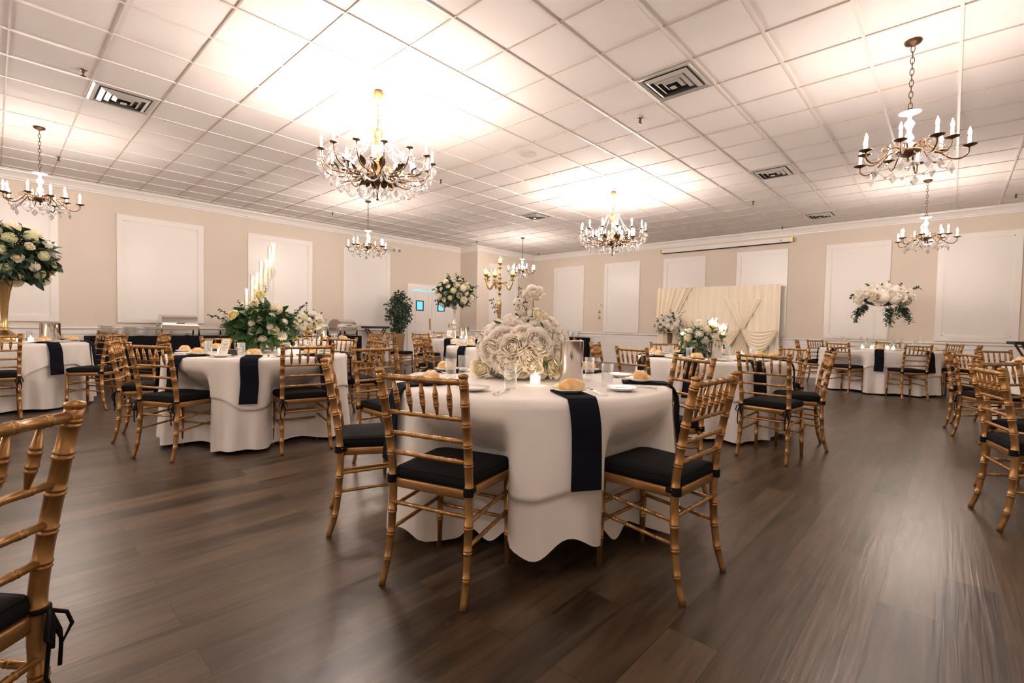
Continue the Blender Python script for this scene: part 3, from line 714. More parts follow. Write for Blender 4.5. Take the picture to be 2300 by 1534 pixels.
def flat_outline(pts, z, th, n=None):
    m = MB(); k = len(pts); vs = [(x,y,z(x,y)) for x,y in pts]+[(x,y,z(x,y)+th) for x,y in pts]
    m.add(vs, [tuple(range(k-1,-1,-1)), tuple(range(k,2*k))]+[(i,(i+1)%k,(i+1)%k+k,i+k) for i in range(k)]); return m
def fork_mesh():
    m = MB()
    def prof(u, v):
        y = -.095+.15*v; w_ = .0085-.006*sin(pi*min(1,v*1.15))**.8+.002*(v>.85); x = (u-.5)*2*w_; return (x, y, .003+.010*max(0,(v-.6)/.4)**2+.002*cos(v*9))
    m.grid(prof, 5, 16)
    for i in range(4):
        x = -.009+.006*i; m.tube([(x*.6,.052,.013),(x,.062,.013),(x,.080,.010),(x,.100,.012)], .0014, 6)
    m.grid(lambda u, v: ((u-.5)*.0215, .05+.014*v, .013-.002*v), 4, 3); return m.mesh('fork', True, 'silver')
def knife_mesh():
    m = MB()
    m.tube([(0,-.105,.006),(0,-.10,.006),(0,-.06,.006),(0,-.015,.006),(0,-.005,.005)], [.004,.0065,.0055,.0048,.003], 8)
    vs = [(-.006,-.008,.004),(.006,-.008,.004),(.010,.06,.003),(.006,.10,.003),(-.003,.108,.003),(-.006,.06,.003)]
    m.add(vs+[(x,y,z+.0018) for x,y,z in vs], [(5,4,3,2,1,0),(6,7,8,9,10,11)]+[(i,(i+1)%6,(i+1)%6+6,i+6) for i in range(6)]); return m.mesh('knife', True, 'silver')
fork_me = fork_mesh(); knife_me = knife_mesh()
def napkin_mesh(R, inner, drop, wd, seed):
    """folded strip lying outward over the rim and hanging down; local x points outward"""
    rnd = random.Random(seed); m = MB(); pts = []
    e = R+.050
    z0 = TZ
    pts = [(inner,z0),(R*.85,z0),(R-.005,z0),(R+.012,z0-.003),(R+.030,z0-.02),(e,z0-.06)]
    n = 6
    for i in range(1, n+1): pts.append((e+.028*i/n+.004*sin(i*1.3+seed), z0-.06-(drop-.06)*i/n))
    vs = []; th = .008
    for i, (x, z) in enumerate(pts):
        a = pts[max(0,i-1)]; b = pts[min(len(pts)-1,i+1)]; tx, tz = b[0]-a[0], b[1]-a[1]; l = hypot(tx,tz); nx, nz = -tz/l, tx/l
        s = .004*sin(i*.9+seed); tw = wd*(1+.04*i/len(pts))
        vs += [(x,-tw/2+s,z),(x,tw/2+s,z),(x+nx*th,tw/2+s,z+nz*th),(x+nx*th,-tw/2+s,z+nz*th)]
    k = len(pts); fs = [(0,1,2,3),(4*k-1,4*k-2,4*k-3,4*k-4)]
    for i in range(k-1):
        for j in range(4): fs.append((i*4+j, (i+1)*4+j, (i+1)*4+(j+1)%4, i*4+(j+1)%4))
    m.add(vs, fs); return m
SECT = ['nearest the camera','just right of nearest','near right','right, toward the front','right side','right, toward the back','far right','just right of farthest','farthest from the camera',
 'just left of farthest','far left','left, toward the back','left side','left, toward the front','near left','just left of nearest']
def sector(t, x, y):
    cx, cy = TAB[t]; d = (atan2(y-cy, x-cx)-atan2(-cy,-cx))%(2*pi); return SECT[int(round(d/(pi/8)))%16]
USED = {}
def item(me, name, t, x, y, z, rz, what, cat, group):
    o = link(name, me, None, (x,y,z)); o.rotation_euler = (0,0,rz)
    s = sector(t, x, y); key = (what, t, s); i = USED.get(key, 0)
    while i and i < 16:       # keep each spot's wording unique on its table
        i += 1; s2 = SECT[(SECT.index(s)+i//2*(1 if i%2 else -1))%16]
        if (what, t, s2) not in USED: s = s2; break
    USED[(what, t, s)] = 1
    return tag(o, '%s on the %s, %s' % (what, TD[t], s), cat, group)
NAP = {}
def setting(t, ang, step=45, inner=None, roll=True, glass='tumbler', full=True, rs=.62):
    cx, cy = TAB[t]; R = .94 if t == 'T8' else .765; rs = R-.145 if rs == .62 else rs
    A = radians(ang); st = radians(step)/radians(62)
    P = lambda a, r: (cx+r*cos(a), cy+r*sin(a))
    key = ('T8' if t == 'T8' else 'T', t == 'T1')
    if key not in NAP: NAP[key] = napkin_mesh(R, R-.24, .375 if t == 'T1' else .37, .13, 1).mesh('napkin', False, 'napkin')
    o = link('napkin', NAP[key], None, (cx,cy,0)); o.rotation_euler = (0,0,A)
    s = sector(t, *P(A,R)); tag(o, 'black cloth napkin hanging over the %s rim, %s' % (TD[t], s), 'napkin', 'black napkins on the '+TD[t])
    USED[('nap',t,s)] = 1
    x, y = P(A, rs); item(plate_me, 'bread_plate', t, x, y, TZ+.0085, 0, 'white bread plate on black napkin', 'plate', 'bread plates on the '+TD[t])
    if roll:
        item(rolls[int(ang*7)%3], 'bread_roll', t, x+.012*cos(A+1), y+.012*sin(A+1), TZ+.0155, A+radians(60+(ang*13)%50), 'golden crusty bread roll', 'bread roll', 'bread rolls on the '+TD[t])
        ba = A-1.9 if t == 'T1' and ang < 0 else A-.4
        bx, by = x+.052*cos(ba), y+.052*sin(ba); item(butter_me, 'butter_ball', t, bx, by, TZ+.019, 0, 'pale yellow butter ball', 'butter', 'butter balls on the '+TD[t])
    if not full: return
    x, y = P(A+radians(13)*st**.5, rs+.01); item(fork_me, 'fork', t, x, y, TZ, A+radians(95), 'silver fork', 'fork', 'forks on the '+TD[t])
    x, y = P(A+radians(30)*st, rs); item(plate_me, 'side_plate', t, x, y, TZ, 0, 'empty white side plate', 'plate', 'side plates on the '+TD[t])
    x, y = P(A+radians(43)*st+.02, rs+.01); item(knife_me, 'knife', t, x, y, TZ, A+radians(130), 'silver knife', 'knife', 'knives on the '+TD[t])
    x, y = P(A+radians(44)*st, rs-.15)
    me = {'tumbler':tumb_me,'goblet':goblet_me,'flute':flute_me}[glass]
    item(me, glass if glass != 'flute' else 'champagne_flute', t, x, y, TZ, 0, {'tumbler':'clear glass tumbler','goblet':'clear stemmed goblet','flute':'champagne flute'}[glass], 'glass', 'glasses on the '+TD[t])
for a in (-33,33,92,152,-168,-106): setting('T1', a, 62)
for t, a0, n in (('T2',0,8),('T5',12,8),('T6',10,8),('T4',5,8),('T3',8,8),('T7',0,8)):
    # napkins sit between the chairs: start from the side facing the camera
    base = math.degrees(atan2(-TAB[t][1], -TAB[t][0]))+{'T2':-6,'T5':-12,'T6':-40,'T4':30,'T3':25,'T7':-10}[t]
    for i in range(n): setting(t, base+i*45, 45)
base = math.degrees(atan2(-TAB['T8'][1], -TAB['T8'][0]))
for i in range(8): setting('T8', base+i*45, 40, glass='flute')
for i in range(8):
    a = radians(base+20+i*45); item(goblet_me, 'goblet', 'T8', -1+.55*cos(a), 11.5+.55*sin(a), TZ, 0, 'clear stemmed goblet', 'glass', 'glasses on the orchid table')
base = math.degrees(atan2(-7.6,-1.15))
for i in range(8): setting('T9', base-20-i*45, 45)
for a in (180+12,180+58): setting('T10', a-60, 45)

# ---------------------------------------------------------------- votives, pitchers, frames
cup_me = MB().lathe([(0,0),(.026,0),(.030,.003),(.033,.062),(.0315,.062),(.0275,.008),(0,.006)],22).mesh('glass_cup', True, 'glass')
vw_me = MB().lathe([(0,.009),(.024,.009),(.026,.045),(0,.047)],16).mesh('wax', True, 'votive_wax')
fl_me = MB().lathe([(0,0),(.004,.004),(.0055,.010),(.0025,.020),(0,.026)],8).mesh('flame', True, 'flame')
def votive(t, dx, dy, label):
    cx, cy = TAB[t]; r = empty('votive_candle', (cx+dx,cy+dy,TZ)); tag(r, label, 'candle', 'lit votive candles')
    link('glass_cup', cup_me, r); link('wax', vw_me, r); link('flame', fl_me, r, (0,0,.047)); return r
def rel(t, right, away):   # right / away as seen from the camera
    cx, cy = TAB[t]; d = hypot(cx, cy); return (right*cy/d+away*cx/d, -right*cx/d+away*cy/d)
def vot(t, r_, a_, lb): dx, dy = rel(t, r_, a_); votive(t, dx, dy, lb)
votive('T1', .20, -.20, 'lit glass votive at the foot of the white roses, left of the steel pitcher')
for t, L_ in (('T2',((-.33,-.12,'left of the flowers behind the card'),(.17,-.22,'in front of the flowers at right'),(.26,-.02,'right of the flowers, nearer of two'),(.32,.14,'right of the flowers, farther of two'))),
    ('T3',((.20,.0,'right of the gold bowl'),(.27,.15,'far right of the gold bowl'))),('T4',((.22,-.12,'right of the trumpet vase base'),(.12,-.25,'in front of the trumpet vase base'))),
    ('T5',((.33,.1,'behind the steel pitcher at right'),)),('T6',((-.28,-.2,'left of the candelabra, near'),(-.2,.1,'left of the candelabra, far'))),
    ('T7',((-.1,-.15,'left of the crystal vase'),(.16,-.15,'right of the crystal vase'),(.27,.0,'far right of the crystal vase'))),
    ('T8',((-.26,-.2,'left of the clear stand'),(-.12,-.05,'beside the clear stand'),(.2,-.22,'right of the clear stand, near'),(.12,.1,'right of the clear stand, far')))):
    for r_, a_, lb in L_: vot(t, r_, a_, 'lit glass votive on the %s, %s' % (TD[t], lb))
def pitcher(t, r_, a_, hdl, label, h=.22, rad=.062):
    dx, dy = rel(t, r_, a_); cx, cy = TAB[t]; p = empty('water_pitcher', (cx+dx,cy+dy,TZ)); tag(p, label, 'pitcher')
    m = MB(); m.lathe([(0,0),(rad-.003,0),(rad,.004),(rad,h-.004),(rad+.0015,h),(rad-.002,h),(rad-.003,h-.01),(rad-.004,.01),(0,.01)],40); part('body', m, 'steel', p)
    m = MB(); m.tube([(rad-.003,0,h-.02),(rad+.03,0,h-.02),(rad+.043,0,h-.035),(rad+.030,0,h-.11),(rad+.012,0,h-.135),(rad-.003,0,h-.14)], .006, 8, sx=1.6); o = part('handle', m, 'steel', p); o.rotation_euler = (0,0,hdl)
    m = MB(); m.lathe([(0,h-.006),(rad-.004,h-.006),(rad-.004,h-.001),(0,h+.001)],30); part('lid', m, 'steel_dark', p)
    return p
pitcher('T1', .22, -.20, YAW+pi-.1, 'brushed steel water pitcher on the front table beside the white roses', .235, .063)
pitcher('T5', .07, -.25, YAW+2.6, 'brushed steel water pitcher on the floating candle table', .205, .056)
pitcher('T7', .16, .10, 0, 'slim steel pitcher on the crystal vase table, left of a pair', .26, .045); pitcher('T7', .28, .12, 0, 'slim steel pitcher on the crystal vase table, right of a pair', .26, .05)
p_ = pitcher('T4', .40, .05, .4, 'shiny steel bucket pitcher on the far left table', .23, .10)
def card_frame(t, r_, a_, label, s=1.0):
    dx, dy = rel(t, r_, a_); cx, cy = TAB[t]; f = empty('table_card_frame', (cx+dx,cy+dy,TZ), YAW-.35); tag(f, label, 'frame')
    Mt = R3(-.28,'X'); w_, h_ = .055*s, .15*s; m = MB()
    for a, b in (((-w_,-.004,0),(w_,.008,.008)),((-w_,-.004,h_-.008),(w_,.008,h_)),((-w_,-.004,0),(-w_+.008,.008,h_)),((w_-.008,-.004,0),(w_,.008,h_))): m.box(a, b, Mt)
    m.box((-.004,.0,.0),(.004,.05,.006)); part('frame', m, 'brass', f, False)
    part('card', MB().box((-w_+.006,.0,.006),(w_-.006,.003,h_-.006), Mt), 'paper', f, False)
    m = MB()
    for i in range(7): q = .022+.008*((i*5)%3); m.box((-q,-.001,h_*.8-i*.013),(q,.0002,h_*.8-i*.013+.003), Mt)
    part('script_lines', m, 'ink', f, False, label='faint grey lines of writing')
    return f
card_frame('T2', -.30, -.32, 'gold-framed menu card on the left floral table beside a tumbler')
card_frame('T7', -.12, .05, 'gold-framed card on the crystal vase table', 1.25)
def tent(t, r_, a_, label):
    dx, dy = rel(t, r_, a_); cx, cy = TAB[t]; m = MB(); m.add([(-.03,-.02,0),(.03,-.02,0),(.03,0,.05),(-.03,0,.05),(-.03,.02,0),(.03,.02,0)], [(0,1,2,3),(3,2,5,4),(0,3,4),(1,5,2),(0,4,5,1)])
    solid('place_card', m, 'black', label, 'card', smooth=False, loc=(cx+dx,cy+dy,TZ), rz=YAW)
tent('T2', -.22, -.36, 'small black tent card beside the gold-framed menu on the left floral table'); tent('T7', .07, -.22, 'small black tent card in front of the crystal vase')

# ---------------------------------------------------------------- flowers
def rose_mesh(seed, m_, layers=6):
    """overlapping petals lying on nested shells, tight in the middle and opening outward"""
    rnd = random.Random(seed); mb = MB()
    for l in range(layers):
        q = l/(layers-1); n = (2,3,4,5,5,6)[l]; R = .20+.62*q; top = radians(8+62*q**.9); bot = radians(150)
        for i in range(n):
            a0 = 2*pi*(i+.37*l)/n+rnd.uniform(-.2,.2); wd = pi/n*1.5; wv = rnd.uniform(0,6); lean = rnd.uniform(.94,1.08)
            def fn(u, v):
                w_ = (u-.5)*2; tp = top+.30*w_*w_+.06*sin(5*u+wv); ph = bot+(tp-bot)*v; a = a0+w_*wd*(.35+.65*sin(pi*min(1,.15+v*.75)))
                r = R*lean*(1+.05*w_*sin(3*v)); k = max(0,(v-.72)/.28); x = r*sin(ph)+k*k*.20*q*(1+.35*sin(6*u+wv)); z = r*cos(ph)*.85+.22-.12*q-k*k*.05*q
                return (x*cos(a), x*sin(a), z)
            mb.grid(fn, 7, 8)
    return mb.mesh('rose', True, m_)
def hydra_mesh(seed, m_, n=46):
    rnd = random.Random(seed); mb = MB(); mb.sphere((0,0,0),.72,10,6,(1,1,.8))
    for i in range(n):
        z = 1-1.55*(i+.5)/n; a = i*2.39996; r = sqrt(max(0,1-z*z)); d = Vector((r*cos(a), r*sin(a), z*.85)); nrm = d.normalized()
        q = nrm.to_track_quat('Z','Y').to_matrix().to_4x4(); Mx = Matrix.Translation(d*.88) @ q @ R3(rnd.uniform(0,1.6))
        for k in range(4):
            Mk = Mx @ R3(k*pi/2); s = .26*rnd.uniform(.85,1.15)
            mb.add([(0,0,.02),(s*.75,-s*.5,.05),(s*1.15,0,.10),(s*.75,s*.5,.05)], [(0,1,2,3)], Mk)
    return mb.mesh('hydrangea', False, m_)
def mum_mesh(m_, n=70):
    mb = MB(); mb.sphere((0,0,0),.55,8,5,(1,1,.7))
    for i in range(n):
        z = 1-1.25*(i+.5)/n; a = i*2.39996; r = sqrt(max(0,1-z*z)); d = Vector((r*cos(a), r*sin(a), z*.8)); q = d.normalized().to_track_quat('Z','Y').to_matrix().to_4x4() @ R3(i*.7)
        mb.add([(-.05,0,.4),(.05,0,.4),(.10,.02,.8),(0,.06,1.02),(-.10,.02,.8)], [(0,1,2,3,4)], q)
    return mb.mesh('chrysanthemum', False, m_)
FL = {'rose_w':[('rose',rose_mesh(s,'petal')) for s in (1,2,3)],'rose_c':[('rose',rose_mesh(s,'petal_cream')) for s in (4,5)],'rose_y':[('rose',rose_mesh(6,'petal_yellow'))],
 'hyd_w':[('hydrangea',hydra_mesh(1,'petal'))],'hyd_g':[('hydrangea',hydra_mesh(2,'petal_green'))],'hyd_c':[('hydrangea',hydra_mesh(3,'petal_cream'))],'mum':[('chrysanthemum',mum_mesh('petal'))],'mum_c':[('chrysanthemum',mum_mesh('petal_cream'))],
 'bud':[('button_flower',MB().sphere((0,0,0),.8,8,6).mesh('button_flower',True,'petal'))]}
def leaf(mb, p, d, ln, wd, roll, bend=.3):
    d = Vector(d).normalized(); q = d.to_track_quat('Y','Z').to_matrix().to_4x4(); Mx = Matrix.Translation(p) @ q @ R3(roll,'Y')
    vs = [(0,0,0)]; ts = (.25,.5,.78)
    for t in ts: w_ = wd*sin(pi*t**.8); z = -bend*ln*t*t; vs += [(-w_,ln*t,z+w_*.35),(0,ln*t,z),(w_,ln*t,z+w_*.35)]
    vs.append((0,ln,-bend*ln))
    fs = [(0,2,1),(0,3,2)]
    for k in (1,4): fs += [(k,k+1,k+4,k+3),(k+1,k+2,k+5,k+4)]
    fs += [(7,8,10),(8,9,10)]; mb.add(vs, fs, Mx)
def sprig(mb, p0, p1, n, ln, wd, rnd, round_=False, droop=0):
    p0 = Vector(p0); p1 = Vector(p1); pts = []
    for i in range(7): t = i/6; q = p0.lerp(p1,t); q.z += droop*t*t; pts.append(q)
    mb.tube(pts, .0022, 4)
    d0 = (p1-p0).normalized()
    for i in range(n):
        t = .25+.75*i/n; q = p0.lerp(p1,t); q.z += droop*t*t; side = Vector((rnd.uniform(-1,1),rnd.uniform(-1,1),rnd.uniform(-1,1))); side = (side-side.dot(d0)*d0).normalized()
        leaf(mb, q, side+d0*(.5 if not round_ else .2), ln*(1.15-.5*t), wd*(1.15-.4*t), rnd.uniform(-.6,.6), .15)
def place(root, key, p, r, n, rnd):
    nm, me = FL[key][rnd.randrange(len(FL[key]))]; q = Vector(n).normalized().to_track_quat('Z','Y').to_matrix().to_4x4() @ R3(rnd.uniform(0,6.28))
    o = link(nm, me, root); o.matrix_local = Matrix.Translation(p) @ q @ S3(r,r,r); return o
def arrangement(root, c, rad, mix, n, seed, leaves=160, lm='leaf', lsize=(.09,.028), zmin=-.75, gap=1.0, sprigs=(), filler=0, jit=.14, zpow=1.0):
    """flowers over an ellipsoid centred at c (local), leaves between, sprigs sticking out"""
    rnd = random.Random(seed); pts = []
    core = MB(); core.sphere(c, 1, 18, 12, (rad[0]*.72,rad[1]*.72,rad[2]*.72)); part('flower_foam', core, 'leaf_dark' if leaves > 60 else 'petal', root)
    for i in range(n):
        z = 1-(1-zmin)*((i+.5)/n)**zpow; a = i*2.39996+seed; r = sqrt(max(0,1-z*z)); d = Vector((r*cos(a), r*sin(a), z)); k = 1+rnd.uniform(-jit,jit*.6)
        p = Vector(c)+Vector((d.x*rad[0],d.y*rad[1],d.z*rad[2]))*k; nrm = Vector((d.x/rad[0],d.y/rad[1],d.z/rad[2])).normalized()+Vector([rnd.uniform(-.2,.2) for _ in range(3)])
        s = rnd.random(); acc = 0
        for key, wgt, sz in mix:
            acc += wgt
            if s <= acc or key == mix[-1][0]: place(root, key, p, sz*rnd.uniform(.85,1.15), nrm, rnd); break
    if leaves:
        mb = MB()
        for i in range(leaves):
            z = rnd.uniform(zmin,1); a = rnd.uniform(0,6.28); r = sqrt(max(0,1-z*z)); d = Vector((r*cos(a), r*sin(a), z)); p = Vector(c)+Vector((d.x*rad[0],d.y*rad[1],d.z*rad[2]))*rnd.uniform(.62,.95)
            dd = d+Vector([rnd.uniform(-.6,.6) for _ in range(3)]); leaf(mb, p, dd, lsize[0]*rnd.uniform(.6,1.2), lsize[1]*rnd.uniform(.7,1.2), rnd.uniform(-1.5,1.5), rnd.uniform(.1,.6))
        part('foliage', mb, lm, root, False)
    if sprigs:
        mb = MB()
        for p0, p1, nn, ln, wd, dr in sprigs: sprig(mb, p0, p1, nn, ln, wd, rnd, droop=dr)
        part('eucalyptus_sprigs', mb, 'euca', root, False)
    if filler:
        mb = MB()
        for i in range(filler):
            z = rnd.uniform(zmin*.6,1); a = rnd.uniform(0,6.28); r = sqrt(max(0,1-z*z)); d = Vector((r*cos(a)*rad[0], r*sin(a)*rad[1], z*rad[2])); b = Vector(c)+d*1.02
            for k in range(7): q = b+Vector([rnd.uniform(-.03,.03) for _ in range(3)]); mb.sphere(q, rnd.uniform(.003,.0055), 5, 3)
        part('baby_breath', mb, 'petal', root)
def T(t, r_=0, a_=0): dx, dy = rel(t, r_, a_); return (TAB[t][0]+dx, TAB[t][1]+dy, TZ)
def local_axes(t):
    cx, cy = TAB[t]; d = hypot(cx, cy); return Vector((cy/d,-cx/d,0)), Vector((cx/d,cy/d,0))
# front table: mound of white roses
r = empty('white_rose_centerpiece', T('T1',-.05,.10)); tag(r, 'big mound of white roses and hydrangeas with one tall rose, on the front table', 'flower arrangement')
er, ea = local_axes('T1')
part('vase', MB().lathe([(0,0),(.075,0),(.08,.01),(.07,.10),(.0,.10)],24), 'china', r)
arrangement(r, (0,0,.165), (.245,.245,.175), (('rose_w',.46,.083),('rose_c',.16,.078),('hyd_w',.23,.062),('rose_w',.15,.06)), 58, 11, leaves=110, lm='leaf', lsize=(.075,.02), zmin=-.72, jit=.16)
rnd = random.Random(3)
for (a, b, z, s, key) in ((.10,-.05,.37,.062,'rose_c'),(-.10,.0,.335,.06,'rose_w'),(-.17,-.02,.30,.055,'rose_w'),(.02,.05,.36,.055,'hyd_w'),(.17,-.03,.30,.07,'rose_c'),(.24,.0,.25,.06,'rose_w'),(-.02,.02,.40,.04,'hyd_w'),(-.035,.02,.45,.035,'hyd_w')):
    place(r, key, er*a+ea*b+Vector((0,0,z)), s, er*a*2+Vector((0,0,.25))-ea*.12, rnd)
for (a, b, z, s, key) in ((-.06,-.24,.10,.088,'rose_w'),(.17,-.20,.085,.072,'rose_c'),(-.24,-.12,.06,.075,'rose_c'),(.06,-.25,.09,.06,'rose_w'),(-.03,-.24,.20,.07,'rose_c'),(.09,-.23,.20,.066,'rose_w')):
    place(r, key, er*a+ea*b+Vector((0,0,z)), s, er*a-ea*.5+Vector((0,0,.12)), rnd)
m = MB(); top = er*.055+Vector((0,0,.505)); m.tube([er*.03+Vector((0,0,.30)), er*.055+Vector((0,0,.40)), top], .003, 6); m.tube([er*.02+Vector((0,0,.30)), er*.015+Vector((0,0,.42))], .0025, 6)
m.tube([er*.15-ea*.20+Vector((0,0,.17)), er*.17-ea*.22+Vector((0,0,.27))], .003, 6)
for k in range(5): leaf(m, er*.17-ea*.22+Vector((0,0,.27)), er*cos(k*1.3)+Vector((0,0,.3))+ea*sin(k*1.3), .03, .008, 0)
part('stem', m, 'stem', r)
place(r, 'rose_w', top, .068, Vector((0,0,.75))-ea*.7, rnd); place(r, 'rose_c', er*.015+Vector((0,0,.435)), .025, Vector((0,0,1)), rnd)
m = MB()
for (a0,z0,a1,z1) in ((-.05,.34,-.03,.55),(-.14,.33,-.20,.47),(.0,.35,.01,.50),(-.02,.30,-.045,.44)):
    p0 = er*a0+Vector((0,0,z0)); p1 = er*a1+Vector((0,0,z1)); m.tube([p0,p1],.0018,4)
    for k in range(12): t_ = .35+.65*k/12; q = p0.lerp(p1,t_)+Vector([rnd.uniform(-.018,.018) for _ in range(3)]); m.sphere(q, .005, 5, 4); m.tube([p0.lerp(p1,t_),q],.001,3)
part('berry_sprig', m, 'bark', r)
# left floral table
r = empty('floral_centerpiece', T('T2',0,.06)); tag(r, 'wide low bouquet of dark greens and white flowers on the left floral table', 'flower arrangement')
er, ea = local_axes('T2')
part('vase', MB().lathe([(0,0),(.05,0),(.05,.006),(.012,.02),(.012,.07),(.07,.10),(.09,.14),(.0,.14)],24), 'glass', r)
sp = [((er*a*.4+ea*b*.5+Vector((0,0,.25))), (er*a+ea*b+Vector((0,0,z))), 16, .045, .015, dr) for a,b,z,dr in ((-.44,-.05,.38,-.02),(-.36,.1,.42,0),(.42,-.02,.50,0),(.04,0,.66,0),(-.02,.1,.58,0),(.36,.1,.44,0),(-.34,-.15,.22,-.05),(.38,-.1,.22,-.05),(-.2,-.1,.5,0),(.2,.1,.46,0))]
arrangement(r, (0,0,.24), (.29,.26,.19), (('rose_y',.12,.042),('rose_w',.14,.04),('bud',.46,.020),('mum',.14,.038),('hyd_w',.14,.036)), 40, 21, leaves=620, lm='leaf', lsize=(.11,.032), zmin=-.8, sprigs=sp, jit=.12)
rnd = random.Random(5)
for a,b,z,s,k_ in ((-.01,-.05,.56,.05,'rose_y'),(-.06,-.10,.47,.05,'rose_c'),(.13,-.1,.43,.06,'hyd_c'),(-.23,-.2,.36,.05,'rose_y'),(.10,-.27,.22,.055,'rose_c'),(.17,-.24,.17,.06,'mum'),(-.08,-.26,.28,.035,'mum'),(-.17,.0,.46,.032,'mum'),(-.12,-.1,.42,.03,'mum'),(.04,-.05,.42,.035,'mum')):
    place(r, k_, er*a+ea*b+Vector((0,0,z)), s, er*a-ea*.4+Vector((0,0,.3)), rnd)
# glass taper cluster behind the bouquet
for i, (a, zf) in enumerate(((-.115,.64),(-.07,.78),(-.035,.80),(.0,.93),(.04,.95),(.07,1.08),(.095,1.12))):
    dx, dy = rel('T2', a*1.15, .33+.05*(i%2)); r = empty('taper_candle_holder', (TAB['T2'][0]+dx,TAB['T2'][1]+dy,TZ)); 
    tag(r, '%s clear glass taper candle holder of the stepped row behind the left bouquet' % ('lowest','second lowest','third lowest','middle','third tallest','second tallest','tallest')[i], 'candle holder', 'stepped glass taper holders')
    h = zf-.32; m = MB(); m.lathe([(0,0),(.035,0),(.035,.01),(.008,.02),(.007,h-.03),(.018,h-.015),(.026,h),(.012,h+.002),(0,h+.002)],14); part('glass_column', m, 'glass', r)
    m = MB(); m.lathe([(.011,h+.002),(.010,h+.27),(.0,h+.275)],10); part('taper_candle', m, 'wax', r)
    m = MB(); m.lathe([(.024,h+.002),(.024,h+.32),(.0225,h+.32),(.0225,h+.002)],16,cap=False); part('glass_chimney', m, 'glass', r)
    o = link('flame', fl_me, r, (0,0,h+.275)); o.scale = (1.3,1.3,1.3)
# gold bowl table
r = empty('gold_bowl_bouquet', T('T3',-.03,.05)); tag(r, 'white and green bouquet in a gold footed bowl behind the big left bouquet', 'flower arrangement')
er, ea = local_axes('T3')
part('gold_bowl', MB().lathe([(0,0),(.06,0),(.06,.008),(.02,.02),(.015,.08),(.03,.10),(.10,.14),(.12,.20),(.0,.20)],24), 'antique_gold', r)
sp = [((er*a*.4+Vector((0,0,.28))), (er*a+Vector((0,0,z))), 12, .05, .016, 0) for a,z in ((-.2,.52),(.0,.58),(.12,.54),(.26,.48),(-.3,.42),(.32,.36))]
arrangement(r, (0,0,.29), (.26,.24,.15), (('rose_c',.3,.055),('hyd_w',.3,.07),('hyd_g',.15,.06),('mum',.25,.045)), 48, 31, leaves=180, lm='leaf', lsize=(.09,.025), zmin=-.5, sprigs=sp)
m = MB(); m.lathe([(0,0),(.045,0),(.045,.01),(.01,.02),(.01,.10),(.04,.14),(.05,.16),(.048,.16),(.0,.15)],20)
dx, dy = rel('T3',.25,-.08); r = empty('hurricane_candle', (TAB['T3'][0]+dx,TAB['T3'][1]+dy,TZ)); tag(r, 'clear glass hurricane candle right of the gold bowl bouquet', 'candle')
m = MB(); m.lathe([(0,0),(.05,0),(.055,.01),(.045,.30),(.07,.36),(.068,.36),(.043,.30),(.05,.012),(0,.01)],22); part('glass_hurricane', m, 'glass', r); part('candle', MB().lathe([(0,.012),(.02,.012),(.02,.12),(0,.12)],14), 'wax', r); link('flame', fl_me, r, (0,0,.12))
# far left table: gold trumpet vase
r = empty('trumpet_vase_bouquet', T('T4',0,0)); tag(r, 'round bouquet of green and cream flowers in a tall gold trumpet vase, far left', 'flower arrangement')
m = MB(); m.lathe([(0,0),(.11,0),(.125,.012),(.12,.05),(.095,.09),(.05,.13),(.030,.16),(.036,.17),(.028,.18),(.030,.30),(.040,.45),(.058,.60),(.085,.72),(.10,.76),(.095,.76),(0,.70)],32); part('trumpet_vase', m, 'antique_gold', r)
arrangement(r, (0,0,1.03), (.46,.46,.37), (('hyd_c',.34,.075),('hyd_g',.16,.07),('mum',.22,.07),('rose_c',.28,.055)), 62, 41, leaves=620, lm='leaf_dark', lsize=(.14,.042), zmin=-.78, filler=110, jit=.07)
# floating candle table
r = empty('low_floral_centerpiece', T('T5',-.10,.0)); tag(r, 'low bouquet of white mums, roses and baby breath on the floating candle table', 'flower arrangement')
er, ea = local_axes('T5')
part('vase', MB().lathe([(0,0),(.07,0),(.075,.01),(.07,.09),(.0,.09)],22), 'leaf_dark', r)
arrangement(r, (0,0,.16), (.20,.20,.14), (('mum',.36,.062),('mum_c',.12,.062),('rose_c',.2,.05),('rose_y',.10,.045),('hyd_w',.22,.05)), 32, 51, leaves=330, lm='leaf', lsize=(.10,.032), zmin=-.75, filler=50,
  sprigs=[((0,0,.2), er*.26+Vector((0,0,.30)), 10, .04, .012, 0), ((0,0,.2), -er*.1+Vector((0,0,.40)), 8, .035, .012, 0), ((0,0,.2), -er*.26+Vector((0,0,.1)), 8, .04, .012, 0)])
place(r, 'mum', -er*.02+Vector((0,0,.40)), .035, (0,0,1), random.Random(1)); place(r, 'rose_y', er*.09+Vector((0,0,.33)), .055, (0,-.3,1), random.Random(2))
